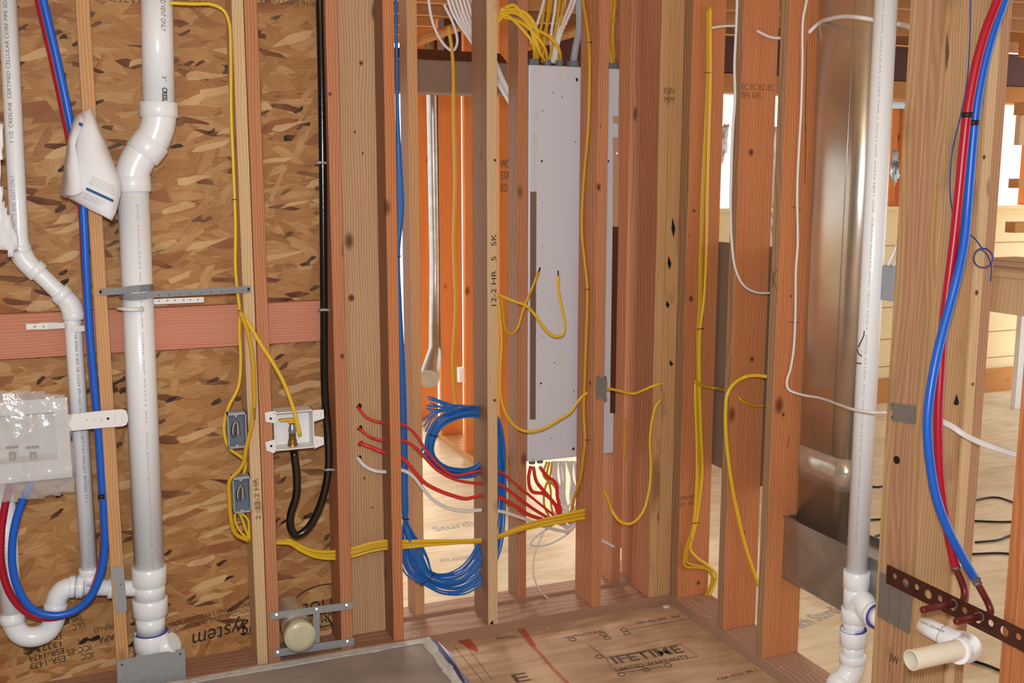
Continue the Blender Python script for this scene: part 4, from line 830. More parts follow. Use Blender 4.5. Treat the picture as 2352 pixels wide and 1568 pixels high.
hand('handwriting', st_b3, [[(1776, 622), (1774, 660)], [(1784, 620), (1775, 640), (1784, 665)]], 0, X=XB-.001, r=.0007)
hand('pencil_mark', st_b3, [[(1820, 474), (1830, 479), (1841, 482)], [(1811, 740), (1835, 741)], [(1813, 1000), (1808, 1028)], [(1851, 290), (1849, 420)], [(1853, 95), (1850, 300)]], 2.6195, r=.0009)

# ================================================================== RIGHT WALL CABLES
Yh = thing('cable_run', 'thick run of yellow cables down the stud next to the corner, folded at its foot', 'cables', W(1600, 1200, Y=3.13))
runs = [[(1628, 14), (1628, 100), (1627, 180), (1622, 300), (1615, 450), (1611, 600), (1610, 700), (1607, 750), (1605, 850), (1603, 950), (1606, 1050), (1603, 1130), (1597, 1190), (1588, 1225), (1578, 1265), (1577, 1290), (1600, 1299), (1622, 1303), (1636, 1322), (1632, 1345), (1618, 1372)],
        [(1631, 16), (1631, 180), (1628, 300), (1624, 450), (1622, 600), (1616, 700), (1609, 750), (1607, 860), (1610, 980), (1613, 1080), (1606, 1150), (1600, 1195), (1590, 1235), (1585, 1260), (1600, 1280), (1625, 1298), (1645, 1318), (1640, 1345), (1625, 1374)],
        [(1625, 20), (1625, 180), (1619, 300), (1612, 450), (1608, 600), (1606, 700), (1603, 750), (1603, 860), (1601, 950), (1602, 1050), (1598, 1130), (1594, 1190), (1586, 1230), (1574, 1262), (1573, 1300), (1600, 1303), (1625, 1308), (1638, 1330), (1630, 1360), (1640, 1385)],
        [(1597, 880), (1597, 920), (1600, 1000), (1600, 1100), (1594, 1195), (1588, 1240)]]
for k, rr in enumerate(runs): cable('cable_strand', PY(3.138-.004*(k % 2), *rr), yf if k % 2 else yd, r=.0060, flat=.7, side=(0, 1, 0), parent=Yh)
for v, u in ((167, 1624), (755, 1608), (1201, 1597)): tube('cable_staple', [W(u-8, v+1, Y=3.128), W(u+9, v-1, Y=3.128)], .0013, M['tie'], Yh, 6)
cable('electric_cable', PY(3.13, (1594, 874), (1610, 884), (1640, 891), (1665, 895, 3.0), (1690, 893, 2.9)), yd, 'short yellow cable leading right from the thick yellow run', r=.0055, flat=.6, side=(0, 1, 0))
cable('electric_cable', PY(2.835, (1763, 865, 2.76), (1735, 862, 2.80), (1710, 866), (1685, 882), (1671, 905), (1667, 940), (1668, 1000), (1674, 1060), (1684, 1130), (1696, 1190), (1712, 1255), (1730, 1310), (1743, 1345)), yf, 'yellow cable looping down over the knotted orange stud', r=.0066, flat=.55, side=(0, 1, 0))
cable('electric_cable', PY(2.84, (1696, 910, 2.848), (1702, 918), (1720, 928), (1740, 932), (1757, 931)), yd, 'short yellow cable below the loop on the knotted orange stud', r=.0042)
cable('electric_cable', PY(2.80, (1694, -60), (1693, 0), (1691, 60), (1687, 150), (1688, 230), (1683, 300), (1680, 380), (1678, 480), (1681, 560), (1690, 620), (1708, 655), (1735, 671), (1771, 673)), M['white_c'], 'white cable curving down in front of the knotted orange stud', r=.0042)
cable('electric_cable', PY(2.835, (1738, 70, 2.849), (1750, 77), (1768, 85), (1800, 88)), M['white_c'], 'short white cable between the two orange right-wall studs', r=.0046)
cable('electric_cable', PY(3.13, (1634, 64), (1660, 60), (1700, 59)), M['white_c'], 'short white cable right of the thick yellow run near the top', r=.0042)
cable('electric_cable', [W(*p[:2], Y=p[2]) for p in ((1857, -60, 2.610), (1853, 0, 2.610), (1845, 40, 2.610), (1843, 150, 2.610), (1840, 250, 2.610), (1834, 360, 2.610), (1831, 440, 2.610), (1832, 560, 2.610), (1828, 620, 2.610), (1827, 720, 2.610), (1823, 800, 2.610), (1815, 850, 2.610), (1807, 878, 2.610), (1812, 895, 2.60), (1830, 903, 2.58), (1880, 913, 2.48), (1930, 930, 2.3), (1965, 941, 2.2), (2005, 947, 2.15), (2030, 947, 2.14), (2050, 947, 2.12))], M['white_c'], 'white cable down the stud by the duct, then across the white pipe', r=.0040)
cable('electric_cable', [W(*p[:2], Y=p[2]) for p in ((1857, 76, 2.615), (1875, 58, 2.6), (1905, 44, 2.5), (1945, 38, 2.4), (1985, 42, 2.32), (2010, 46, 2.31), (2062, 55, 2.28), (2085, 60, 2.2), (2102, 72, 2.13))], M['white_c'], 'thick white cable arching across the top of the metal duct', r=.0062)

# ================================================================== DUCT
Du = thing('wall_duct', 'shiny oval metal duct dropping into a flat box boot', 'duct', (2.1, 2.45, .31))
# oval section
def oval(name, x0, x1, y0, y1, z0, z1, mat, parent, seams=True):
    bm = bmesh.new(); r = (x1-x0)/2; pts = []
    for k in range(25): a = math.pi*k/24; pts.append((x0+r+r*math.cos(a), y1-r+r*math.sin(a)))
    for k in range(25): a = math.pi+math.pi*k/24; pts.append((x0+r+r*math.cos(a), y0+r+r*math.sin(a)))
    A = [bm.verts.new((x, y_, z0)) for x, y_ in pts]; B_ = [bm.verts.new((x, y_, z1)) for x, y_ in pts]; n = len(pts)
    for k in range(n): bm.faces.new((A[k], A[(k+1) % n], B_[(k+1) % n], B_[k]))
    bm.faces.new(A); bm.faces.new(B_); o = link(name, fin(bm, name), mat, parent)
    for p in o.data.polygons: p.use_smooth = len(p.vertices) == 4
    return o
oval('duct_body', 2.045, 2.135, 2.37, 2.612, .50, 2.6, M['duct'], Du)
tube('seam', [Vector((2.0455, 2.43, .76)), Vector((2.0455, 2.43, 2.6))], .0018, M['steel'], Du, 8)
tube('seam', [Vector((2.075, 2.372, .52)), Vector((2.075, 2.372, 2.6))], .004, M['galv'], Du, 8)
oval('clear_tape', 2.0435, 2.1365, 2.3685, 2.6135, .66, .76, M['ambertape'], Du)
box('boot_face', (2.028, 2.12, .312), (2.032, 2.622, .516), M['galv'], Du)
boxes('boot_shell', [((2.032, 2.12, .312), (2.16, 2.124, .516)), ((2.032, 2.618, .312), (2.16, 2.622, .516)), ((2.156, 2.12, .312), (2.16, 2.622, .516)), ((2.032, 2.12, .496), (2.16, 2.622, .5))], M['galv'], Du)
boxes('boot_rim', [((2.022, 2.12, .512), (2.034, 2.624, .518)), ((2.026, 2.12, .31), (2.034, 2.624, .314))], M['steel'], Du)

# ================================================================== RIGHT VENT PIPE
V2 = thing('vent_pipe', 'white vent pipe standing in front of the metal duct', 'pipe', W(1965, 1500, X=2.03))
xx = 2.032; vt = W(2036, -80, X=xx); 
R5 = .030
P_ = lambda u, v: W(u, v, Y=2.245)
pth = lambda t: P_(2035+(1968-2035)*t, 1310*t)
pipe_top, pipe_bot = pth(-.06), pth(1.0)
cyl('pipe', pipe_top, pipe_bot, R5, M['pvc'], V2, 32)
sleeve('coupling', pth(1.0), pth(1.03), R5+.007, M['pvc'], V2, 32)
tube('tee_body', [pth(1.02), pth(1.075)], R5+.004, M['pvc'], V2, 32)
tc_ = pth(1.06); hub = Vector((tc_.x+.012, 2.17, W(1998, 1375, Y=2.19).z))
tube('tee_branch', smoothpath([pth(1.072), pth(1.05)+Vector((0, -.03, .006)), Vector((tc_.x, 2.185, tc_.z)), Vector((tc_.x, 2.165, tc_.z+.001))], .008), R5+.003, M['pvc'], V2, 28)
sleeve('coupling', Vector((tc_.x, 2.178, tc_.z+.001)), Vector((tc_.x, 2.160, tc_.z+.001)), R5+.006, M['pvc'], V2, 32)
tube('solvent_ring', [Vector((tc_.x, 2.1603, tc_.z+.001)), Vector((tc_.x, 2.1597, tc_.z+.001))], R5+.0057, M['primer'], V2, 32)
cyl('branch_pipe', Vector((tc_.x, 2.165, tc_.z+.001)), Vector((tc_.x, 2.131, tc_.z+.001)), R5-.002, M['pvc'], V2, 28)
k_ = lambda u, v: P_(u, v)
sleeve('coupling', k_(1963, 1395), k_(1962, 1425), R5+.0075, M['pvc'], V2, 32); tube('tee_body', [pth(1.072), k_(1963, 1400)], R5+.004, M['pvc'], V2, 32)
cyl('pipe', k_(1962, 1420), k_(1960, 1450), R5, M['pvc'], V2, 32)
sleeve('coupling', k_(1960, 1444), k_(1959, 1480), R5+.0075, M['pvc'], V2, 32); tube('solvent_ring', [k_(1960, 1443.6), k_(1960, 1444.4)], R5+.0078, M['primer'], V2, 32)
cyl('pipe', k_(1959, 1478), k_(1958, 1506), R5, M['pvc'], V2, 32)
sleeve('coupling', k_(1958, 1501), k_(1957, 1520), R5+.007, M['pvc'], V2, 32)
tube('elbow', smoothpath([k_(1958, 1515), k_(1954, 1540), k_(1938, 1562), k_(1915, 1590), k_(1890, 1620)], .01), R5+.004, M['pvc'], V2, 32)
sleeve('coupling', k_(1938, 1560), k_(1922, 1582), R5+.008, M['pvc'], V2, 32)
dn = pipe_bot-pipe_top
text('printed_text', 'PVC DWV CELLULAR CORE PIPE 2 INCH NSF ASTM F891 SDR  DRAIN WASTE AND VENT ONLY  MADE IN USA  PVC DWV CELLULAR CORE PIPE 2 INCH NSF ASTM', .0065, cylmap(pipe_top+dn*.05, dn, R5, -1.0), M['ink_grey'], V2, width=1.5)
p1 = [W(1985, 760, Y=2.213), W(1984, 770, Y=2.213), W(1977, 785, Y=2.2145), W(1970, 798, Y=2.2175)]
p2 = [W(1969, 802, Y=2.2175), W(1972, 812, Y=2.2155), W(1979, 817, Y=2.213)]; p3 = [W(1966, 833, Y=2.2185), W(1973, 834, Y=2.2145), W(1978, 834, Y=2.213)]
stroke('marker_line', [p1, p2, p3], M['ink'], V2, .0014)

# ================================================================== POST HARDWARE
Xf = XB-.001
for k, lab in enumerate(('farthest of the three grey toothed plates side by side on the thick post', 'middle of the three grey toothed plates side by side on the thick post', 'nearest of the three grey toothed plates side by side on the thick post')):
    y1_ = 2.112-k*.041; y0_ = y1_-.0392; zt = .520+.001*k; zb_ = .395
    bm = bmesh.new(); n = 6
    top_ = [(y1_-(y1_-y0_)*i/n, zt+(.003 if i % 2 else 0)) for i in range(n+1)]; bot_ = [(y0_+(y1_-y0_)*i/n, zb_-(.003 if i % 2 else 0)) for i in range(n+1)]
    vs = [bm.verts.new((Xf, a, b)) for a, b in top_+bot_]; f = bm.faces.new(vs); r = bmesh.ops.extrude_face_region(bm, geom=[f])
    for v in [g for g in r['geom'] if isinstance(g, bmesh.types.BMVert)]: v.co.x -= .0025
    tag(link('stud_guard', fin(bm, 'stud_guard'), M['guard']), lab, 'metal plate')
plate('stud_guard', [(2047, 924), (2103, 932), (2103, 943), (2099, 950), (2103, 955), (2102, 973), (2050, 965), (2047, 960), (2051, 950), (2050, 943), (2046, 938)], 0, M['guard'], 'small notched grey plate on the thick post where the white cable enters', [(2052, 930, .002), (2051, 958, .002), (2096, 937, .0018, 1), (2092, 945, .0012, 1), (2098, 965, .0018, 1), (2093, 960, .001, 1)], X=XB-.0012)
cyl('bored_hole', Vector((XB-.0002, W(2060, 1056, X=XB).y, W(2060, 1056, X=XB).z)), Vector((XB-.0015, W(2060, 1056, X=XB).y, W(2060, 1056, X=XB).z)), .011, M['dark_hole'], post, 16)
poly3('bark_flaw', [W(2197, 905, Y=1.9815), W(2203, 925, Y=1.9815), W(2198, 931, Y=1.9815), W(2190, 928, Y=1.9815)], M['dark_hole'], post, .0006, (0, -1, 0))
poly3('bark_flaw', [W(2175, 75, Y=1.9815), W(2180, 120, Y=1.9815), W(2173, 165, Y=1.9815), W(2171, 120, Y=1.9815)], M['ink_soft'], post, .0006, (0, -1, 0))
text('grade_stamp', 'JIW\n|', .03, flatmap(W(2042, 1515, X=XB-.0006), Vector((0, -1, 0)), Vector((0, 0, 1))), M['ink'], post, width=.035)

# perforated bracket with real holes
def perforated(name, u0, u1, label):
    t = thing(name, label, 'bracket', (XB-.02, 1.85, .45)); a = W(2038, 1296, X=XB-.012); b = W(2352, 1447, X=XB-.012); d = (b-a); zt = a.z; H_ = .052
    y0_, y1_ = a.y, b.y-.16; L_ = y0_-y1_
    holes = []; s = .024; pat = [(.0, .0105), (.046, .013), (.082, .0095)]; k = 0
    yy = .030
    seq = [(.030, -.008, .009), (.072, -.018, .0125), (.108, -.012, .008)]
    while yy < L_-.02:
        holes.append((yy, -H_/2+.004, .0085 if k % 3 else .0085)); yy += .040; k += 1
        if yy < L_-.02: holes.append((yy, -H_/2, .0125)); yy += .040
    cu = bpy.data.curves.new('c', 'CURVE'); cu.dimensions = '2D'; cu.fill_mode = 'BOTH'; cu.extrude = .0012
    def spl(pts):
        sp = cu.splines.new('POLY'); sp.points.add(len(pts)-1); sp.use_cyclic_u = True
        for i, (x, y_) in enumerate(pts): sp.points[i].co = (x, y_, 0, 1)
    spl([(0, 0), (L_, 0), (L_, -H_), (0, -H_)])
    for hx, hz, hr in holes: spl([(hx+hr*math.cos(q*math.pi/10), hz+hr*math.sin(q*math.pi/10)) for q in range(20)])
    for q in range(int(L_/.02)): spl([(.01+q*.02+.0018*math.cos(j*math.pi/3), (-.006 if q % 2 else -.046)+.0018*math.sin(j*math.pi/3)) for j in range(6)])
    o = bpy.data.objects.new('c', cu); COL.objects.link(o); me = bpy.data.meshes.new_from_object(o.evaluated_get(bpy.context.evaluated_depsgraph_get())); bpy.data.objects.remove(o)
    me.transform(Matrix(((0, 0, 1, XB-.012), (-1, 0, 0, y0_), (0, 1, 0, zt), (0, 0, 0, 1)))); link('bracket_strip', me, M['copper_bracket'], t); return t
BR = perforated('pipe_bracket', 0, 0, 'long brown perforated bracket across the thick post with two copper stubs through it')
# copper stubs + pex
def ld(pts): return [W(u, v, Y=Y_) for u, v, Y_ in pts]
rb = [(2298, -70), (2291, 0), (2268, 60), (2247, 130), (2232, 200), (2222, 260), (2214, 330), (2207, 400), (2199, 480), (2190, 560), (2181, 630), (2172, 700), (2165, 770), (2160, 850), (2155, 950), (2156, 1050), (2162, 1130), (2175, 1210), (2196, 1308)]
Yt = lambda v: 1.925-.055*max(0, min(1, (v-700)/620))
pr = pipe_thing('water_tube', [W(u, v, Y=Yt(v)) for u, v in rb], .0112, M['pex_red'], 'red water tube bowing down the face of the thick post')
bb = [(2318, -70), (2306, 0), (2285, 60), (2265, 130), (2250, 200), (2241, 260), (2234, 330), (2228, 400), (2222, 480), (2214, 560), (2200, 630), (2182, 700), (2163, 770), (2147, 840), (2134, 920), (2130, 980), (2136, 1060), (2150, 1140), (2175, 1210), (2210, 1278), (2246, 1340)]
pb = pipe_thing('water_tube', [W(u, v, Y=Yt(v)-.028*min(1, max(0, (v-450)/200))) for u, v in bb], .0112, M['pex_blue'], 'bright blue water tube bowing down the face of the thick post')
for lab, a, b, mid, stub0, tip, Y_ in (('brown copper stub-out joined to the red tube', (2194, 1300), (2207, 1330), (2216, 1358), (2207, 1383), (2117, 1406), 1.84), ('brown copper stub-out joined to the blue tube, pointing lower', (2243, 1335), (2258, 1362), (2272, 1390), (2268, 1412), (2195, 1466), 1.79)):
    t = thing('copper_stub', lab, 'pipe', W(*stub0, Y=Y_))
    x_s = 1.975; s0 = W(*stub0, X=x_s); tp = Vector((s0.x, s0.y, s0.z)); 
    # stub runs square to the wall into the room
    best = min((k*.002 for k in range(20, 140)), key=lambda L_: abs(((s0-Vector((L_, 0, 0))-EYE).dot(RT)/(s0-Vector((L_, 0, 0))-EYE).dot(FWD))*F+1176-tip[0]))
    end = s0-Vector((best, 0, 0)); Yc = s0.y
    tp = (W(*tip, Y=Yc+(-.02)))
    path = smoothpath([W(*a, Y=Yc+.03), W(*b, Y=Yc+.02), W(*mid, Y=Yc+.01), s0+Vector((.012, .002, .006)), s0, s0-Vector((.02, 0, 0))], .006)
    tube('stub_bend', path, .0088, M['copper'], t, 14)
    cyl_ = tube('stub_pipe', [s0-Vector((.01, 0, 0)), end-(-Vector((.004, 0, 0))), end, end-Vector((.002, 0, 0))], [.0088, .0088, .0078, .004], M['copper'], t, 14)
    sleeve('crimp_ring', W(a[0], a[1]-4, Y=Yc+.03), W(a[0]+3, a[1]+4, Y=Yc+.03), .0125, M['steel'], t, 14)
    sleeve('collar', s0-Vector((.018, 0, 0)), s0-Vector((.024, 0, 0)), .013, M['guard'], t, 14)
for lab, u, v, r_ in (('upper black clamp round the red tube on the post', 2222, 264, .013), ('lower black clamp round the blue tube on the post', 2236, 282, .013)):
    p = W(u, v, Y=1.925); t = tube('tube_clamp', [p-Vector((.0, 0, .006)), p+Vector((0, 0, .006))], r_, M['tie'], None, 14); tag(t, lab, 'clamp')
cable('electric_cable', [W(u, v, Y=1.97) for u, v in ((2230, -60), (2229, 0), (2228, 80), (2222, 180), (2210, 250), (2198, 300), (2187, 350), (2182, 420), (2185, 470), (2192, 505))], M['blue_dk'], 'thin dark blue wire wandering down the thick post', r=.0016)
lc = (2258, 592)
cable('electric_cable', [W(2205, 525, Y=1.97), W(2222, 535, Y=1.968), W(2240, 548, Y=1.965), W(2260, 572, Y=1.962)]+[W(lc[0]+22*math.cos(a), lc[1]-22*math.sin(a), Y=1.96-.001*k) for k, a in enumerate([1.4-j*.5 for j in range(25)])]+[W(2277, 610, Y=1.955), W(2275, 645, Y=1.955)], M['blue_dk'], 'thin dark blue wire tied in a small ring on the thick post', r=.0016)
cable('electric_cable', [W(*p[:2], Y=p[2]) for p in ((2158, 966, 1.975), (2185, 978, 1.965), (2215, 998, 1.94), (2250, 1015, 1.90), (2290, 1030, 1.86), (2340, 1045, 1.80), (2380, 1055, 1.76))], M['white_c'], 'flat white cable leaving the thick post toward the right edge', r=.0085, flat=.4, side=(0, 1, 0))
cable('electric_cable', [W(*p[:2], Y=1.7) for p in ((2365, 1480), (2352, 1520), (2336, 1560), (2320, 1600))], M['white_c'], 'white cable in the bottom right corner', r=.006)

# trap arm on post
TA = thing('sink_drain', 'white drain pipe leaving the thick post and doubling back as an open cream stub', 'pipe', W(2180, 1450, Y=1.9))
s_in = W(2122, 1436, Y=1.98); 
tube('pipe', [s_in+Vector((0, .03, 0)), W(2178, 1464, Y=1.90)], .0242, M['pvc'], TA, 28)
ub = [W(2165, 1458, Y=1.91), W(2190, 1470, Y=1.88), W(2215, 1474, Y=1.86), W(2228, 1484, Y=1.82), W(2222, 1495, Y=1.79), W(2200, 1499, Y=1.775)]
tube('u_bend', smoothpath(ub, .006), .0275, M['pvc'], TA, 28)
so = W(2208, 1490, Y=1.78); en = so-Vector((.115, .01, -.006))
best = min(([k*.002 for k in range(20, 110)]), key=lambda L_: abs(((so-Vector((L_, 0, 0))-EYE).dot(RT)/(so-Vector((L_, 0, 0))-EYE).dot(FWD))*F+1176-2092)); en = so-Vector((best, 0, 0))
bm = bmesh.new()
ro = bm_tube(bm, [so+Vector((.01, 0, 0)), en], .0245, 32, caps=False); ri = bm_tube(bm, [en, so+Vector((.01, 0, 0))], .0215, 32, caps=False)
for k in range(32):
    a_, b_ = ro[-1][k], ro[-1][(k+1) % 32]
    c_ = min(ri[0], key=lambda v: (v.co-a_.co).length); d_ = min(ri[0], key=lambda v: (v.co-b_.co).length)
    if c_ is not d_: bm.faces.new((a_, b_, d_, c_))
o = link('stub_pipe', fin(bm, 'stub_pipe'), M['pvc_cream'], TA)
sleeve('coupling', so+Vector((.012, 0, 0)), so-Vector((.008, 0, 0)), .0285, M['pvc'], TA)
text('printed_text', 'CORE PVC ASTM F 891-24 P', .010, flatmap(W(2112, 1428, Y=1.953), (W(2165, 1452, Y=1.883)-W(2112, 1428, Y=1.953)).normalized(), Vector((0, 0, 1))), M['ink'], TA, width=.075)

# small grey box left of post
GB = thing('junction_box', 'grey junction box hidden between the white pipe and the thick post', 'electrical box', W(2046, 690, Y=2.25))
ga = W(2022, 612, Y=2.15); gb = W(2070, 690, Y=2.15)
jx = W(2053, 650, Y=2.14).x; jb = box('box_body', (jx, 2.14, gb.z), (jx+.05, W(2023, 650, X=jx).y, ga.z), M['greybox'], GB, .003)
cable('electric_cable', PY(2.14, (2079, 520), (2060, 565), (2039, 610)), M['white_c'], 'white cable running down into the grey junction box, black at its end', r=.0055)
cable('electric_cable', PY(2.15, (2077, 545), (2068, 575), (2053, 612)), M['white_c'], 'second white cable running down into the grey junction box', r=.0055)
cable('electric_cable', PY(2.15, (2048, 688), (2057, 710), (2070, 735)), M['white_c'], 'white cable leaving the bottom of the grey junction box', r=.004)

# ================================================================== BACKGROUND SHEET + BOX
tag(box('fibreboard_sheet', (2.112, 2.66, .536), (2.125, 3.30, 1.362), M['sheet'], bev=.001), 'grey-brown board fixed behind the right-wall studs', 'board')
CB = thing('cardboard_box', 'brown cardboard-coloured box spanning above eye level behind the studs', 'box', (1.2, 3.62, 1.9))
bz0, bz1 = W(1060, 214, Y=3.6).z, W(1060, 141, Y=3.6).z; bx1 = W(1166, 180, Y=3.6).x
box('box_body', (.6, 3.6, bz0), (bx1, 3.72, bz1), M['cardb'], CB, .003)
bm = bmesh.new(); f = [(.6, 3.6, bz1), (bx1, 3.6, bz1), (bx1+.01, 3.70, bz1+.045), (.68, 3.70, bz1+.05)]
poly3('box_flap', [Vector(p) for p in f], M['maroon'], CB, .002, (0, 0, 1))

# ================================================================== REAR ROOM WALL C
for (ul, Y_, lab) in ((958, 6.35, 'farthest sunlit orange stud beyond the blue coil'), (1012, 5.86, 'sunlit orange stud with a yellow cable, beyond the blue coil'), (1072, 5.42, 'bright orange stud right of the glowing slit'), (1147, 4.90, 'sunlit orange stud seen between the written-on stud and the panel')):
    stud(1.95, 2.09, Y_, Y_+.038, 'far_wood', lab)
ds = stud(1.955, 2.092, 3.70, 3.738, 'far_wood', 'narrow bright orange stud seen just left of the corner')
vp3 = tube('flue_pipe', [W(988, 90, Y=5.9), W(993, 215, Y=5.9), W(1000, 600, Y=5.9), W(1000, 800, Y=5.9), W(985, 870, Y=5.6)], [.035, .035, .035, .04, .06], M['galv'], None, 18); tag(vp3, 'pale metal pipe standing in the rear room beside the sunlit studs', 'pipe')
tag(box('outlet_box', W(1050, 875, Y=5.40), W(1066, 845, Y=5.36), M['white_pl']), 'small white box on the sunlit stud by the bright slit', 'electrical box')
text('grade_stamp', 'WCLB\nSTAND\nKD HT', .06, flatmap(W(1150, 385, Y=4.898), Vector((1, 0, 0)), Vector((0, 0, 1))), M['ink_soft'], [o for o in COL.objects if o.get('label', '').startswith('sunlit orange stud seen between')][0], width=.09)
tag(box('roof_beam', (1.9, 5.6, 2.24), (6.4, 5.7, 2.46), M['maroon']), 'dark maroon beam high across the rear rooms', 'beam')
tag(box('wood_header', (1.9, 5.58, 2.12), (6.4, 5.72, 2.235), M['far_woodX']), 'sunlit timber header under the dark maroon beam', 'beam')
dbg = tube('diagonal_brace', [W(950, 98, Y=4.6), W(1090, 48, Y=4.6)], .022, M['far_woodX'], None, 4); tag(dbg, 'light diagonal timber brace above the brown box', 'brace')
db2 = tube('diagonal_brace', [W(1180, 110, Y=5.0), W(1340, 62, Y=5.0)], .035, M['far_woodX'], None, 4); tag(db2, 'light diagonal timber brace behind the cables above the panel', 'brace')

# far right room
wd = structure(box('wall_far', (2.9, 5.76, 0), (6.6, 5.80, 1.38), M['cream'], bev=0))
boxes('lap_line', [((2.9, 5.757, z), (6.6, 5.7605, z+.006)) for z in (.25, .45, .68, .9, 1.12)], M['joist'], wd)
structure(box('baseboard_far', (2.9, 5.7, 0), (6.6, 5.755, .17), M['far_woodX']))
ordn = ('first', 'second', 'third', 'fourth', 'fifth', 'sixth', 'seventh', 'eighth', 'last')
for k, x in enumerate((3.5, 3.72, 4.15, 4.75, 5.2, 5.28, 5.75, 6.05, 6.5)):
    stud(x, x+.045, 5.72, 5.80, 'far_wood', ordn[k]+' from the left of the slender sunlit window studs in the far right room', 1.38, 2.12, 'window studs in the far right room')
wn = structure(box('window_1', (3.77, 5.76, 1.38), (4.15, 5.77, 2.12), plain('window_glass', (235, 245, 240), .05, alpha=.12), bev=0))
tag(box('window_sill', (2.9, 5.66, 1.375), (6.6, 5.8, 1.40), M['cream']), 'cream window sill along the far right room', 'sill')
# right edge framing
a_ = W(2290, 640, X=3.0)
tag(box('landing_beam', (3.0, 1.9, a_.z-.12), (3.06, 3.2, a_.z+.01), M['spruce']), 'pale timber beam beyond the thick post at the right edge', 'beam')
tag(box('landing_deck', (2.96, 1.9, a_.z+.012), (3.6, 3.2, a_.z+.032), M['osb_pale']), 'rough particle-board deck on the pale beam at the right edge', 'deck')
for (v0, v1, lab, m_) in ((0, 125, 'orange timber header at the top right edge', 'far_woodX'), (232, 262, 'orange timber rail at the upper right edge', 'far_woodX'), (410, 432, 'timber window rail at the right edge', 'far_woodX'), (510, 535, 'timber rail just above the particle-board deck', 'far_woodX')):
    tag(box('window_rail', (5.6, 5.0, W(2320, v1, Y=5.0).z), (6.9, 5.08, W(2320, v0, Y=5.0).z), M[m_]), lab, 'rail')
tag(box('boarding', (5.6, 5.02, W(2320, 332, Y=5.0).z), (6.9, 5.06, W(2320, 263, Y=5.0).z), M['spruce']), 'pale timber boarding between rails at the upper right edge', 'boarding')
stud(6.18, 6.23, 5.0, 5.06, 'cream' if 'cream' in M else 'spruce', 'white window mullion at the right edge', 0, 1.9)
tag(box('door_leaf', (5.95, 5.2, 0), (6.6, 5.24, .95), M['paper']), 'white board leaning low beyond the thick post at the right', 'board')
tag(box('metal_strap', W(2047, 249, Y=5.70), W(2125, 228, Y=5.718), M['steel']), 'bright metal strap seen right of the white vent pipe', 'strap')
tag(crumple('blue_wrap', [(2050, 345), (2062, 345), (2066, 400), (2055, 425), (2045, 400)], 5.70, M['skytarp'], None, .02, 12, 8, .02), 'pale blue wrap hanging right of the white vent pipe', 'wrap')
tag(crumple('hanging_sheet', [(1655, 290), (1675, 285), (1670, 340), (1660, 380), (1652, 365)], 5.70, M['poly_w'], None, .02, 14, 9, .02), 'white plastic hanging left of the curved white cable', 'plastic')
tag(crumple('hanging_sheet', [(1772, 300), (1788, 290), (1786, 560), (1770, 560)], 5.70, M['poly_w'], None, .02, 14, 10, .02), 'white plastic hanging between the two orange right-wall studs', 'plastic')
tag(tube('short_stud', [W(2062, 755, Y=2.6), W(2050, 1568, Y=2.6)], .03, M['spruce'], None, 4), 'rough timber offcut standing behind the thick post', 'stud') if 0 else None
# black cords on far floor
rnd = random.Random(31)
for k, pts in enumerate((((1985, 1112), (2010, 1118), (2060, 1110), (2110, 1120)), ((1980, 1195), (2030, 1192), (2100, 1197)), ((1990, 1240), (2040, 1225), (2090, 1240)), ((2230, 1150), (2290, 1142), (2340, 1158)), ((2220, 1195), (2300, 1198), (2360, 1196)), ((2240, 1245), (2290, 1240), (2330, 1228), (2360, 1230)), ((2230, 1272), (2300, 1270), (2360, 1276)), ((2225, 1515), (2260, 1525), (2310, 1545)))):
    cable('floor_cord', [W(u, v, Z=.006) for u, v in pts], M['tie'], 'thin black cord lying on the bright floor of the right room', 'cord', 'black cords on the right room floor', r=.005)

# ================================================================== PRINTS ON OSB AND FLOOR
Yo = YB2-.0006
def up(s, size, u, v, w_, parent=wl, mat='ink', shear=0, rot=0): # rotated half a turn: starts at right
    o_ = W(u, v, Y=Yo); c_, s_ = math.cos(rot), math.sin(rot)
    return text('printed_text', s, size, flatmap(o_, Vector((-c_, 0, -s_)), Vector((s_, 0, -c_))), M[mat], parent, width=w_, shear=shear)
for k, (a_, b_) in enumerate((('ICC', 'ESR-1473'), ('ICC-ES', 'ESR-1474'), ('CCMC', '13323-R'), ('', 'ER-R40696'), ('ULC', 'R17382'), ('THIS SIDE', ''), ('ESTE LADO', ''))):
    v = 1496-k*17
    if a_: up(a_, .028, 214-k*5, v, .035 if len(a_) < 5 else .07, rot=.1)
    if b_: up(b_, .028, 150-k*3, v+8, .10, rot=.1)
up('APA', .03, 262, 1455, .05, rot=.1); up('PRP-103', .025, 262, 1430, .06, rot=.1)
up('System', .075, 573, 1420, .185, mat='ink', shear=.25, rot=.12); up('TJ', .035, 585, 1437, .04, rot=.1)
up('WITH OTHER LISTING ON PRODUCTION DATES', .022, 572, 1395, .29, rot=.12); up('FROM L1 2NO 3 IN SQUARE  EDGE 1', .02, 572, 1382, .27, rot=.12)
up('HUD', .075, 765, 1372, .12, rot=.06); up('UM 73C', .04, 765, 1408, .10, rot=.06)
cc = W(745, 1390, Y=Yo); tube('printed_ring', [cc+Vector((.115*math.cos(a), -.0005, .075*math.sin(a))) for a in [k*math.pi/24 for k in range(49)]], .002, M['ink'], wl, 5)
cc = W(725, 1455, Y=Yo); tube('printed_ring', [cc+Vector((.06*math.cos(a), -.0005, .07*math.sin(a))) for a in [-1.2+k*.12 for k in range(20)]], [.001+.003*math.sin(k/19*3.1) for k in range(20)], M['ink'], wl, 5)
for u0, s in ((480, 'LUMBER APA RATED'), (735, '24/16 EXPOSURE 1 SIZED'),): up(s, .025, u0, 4, .28, mat='ink_soft')
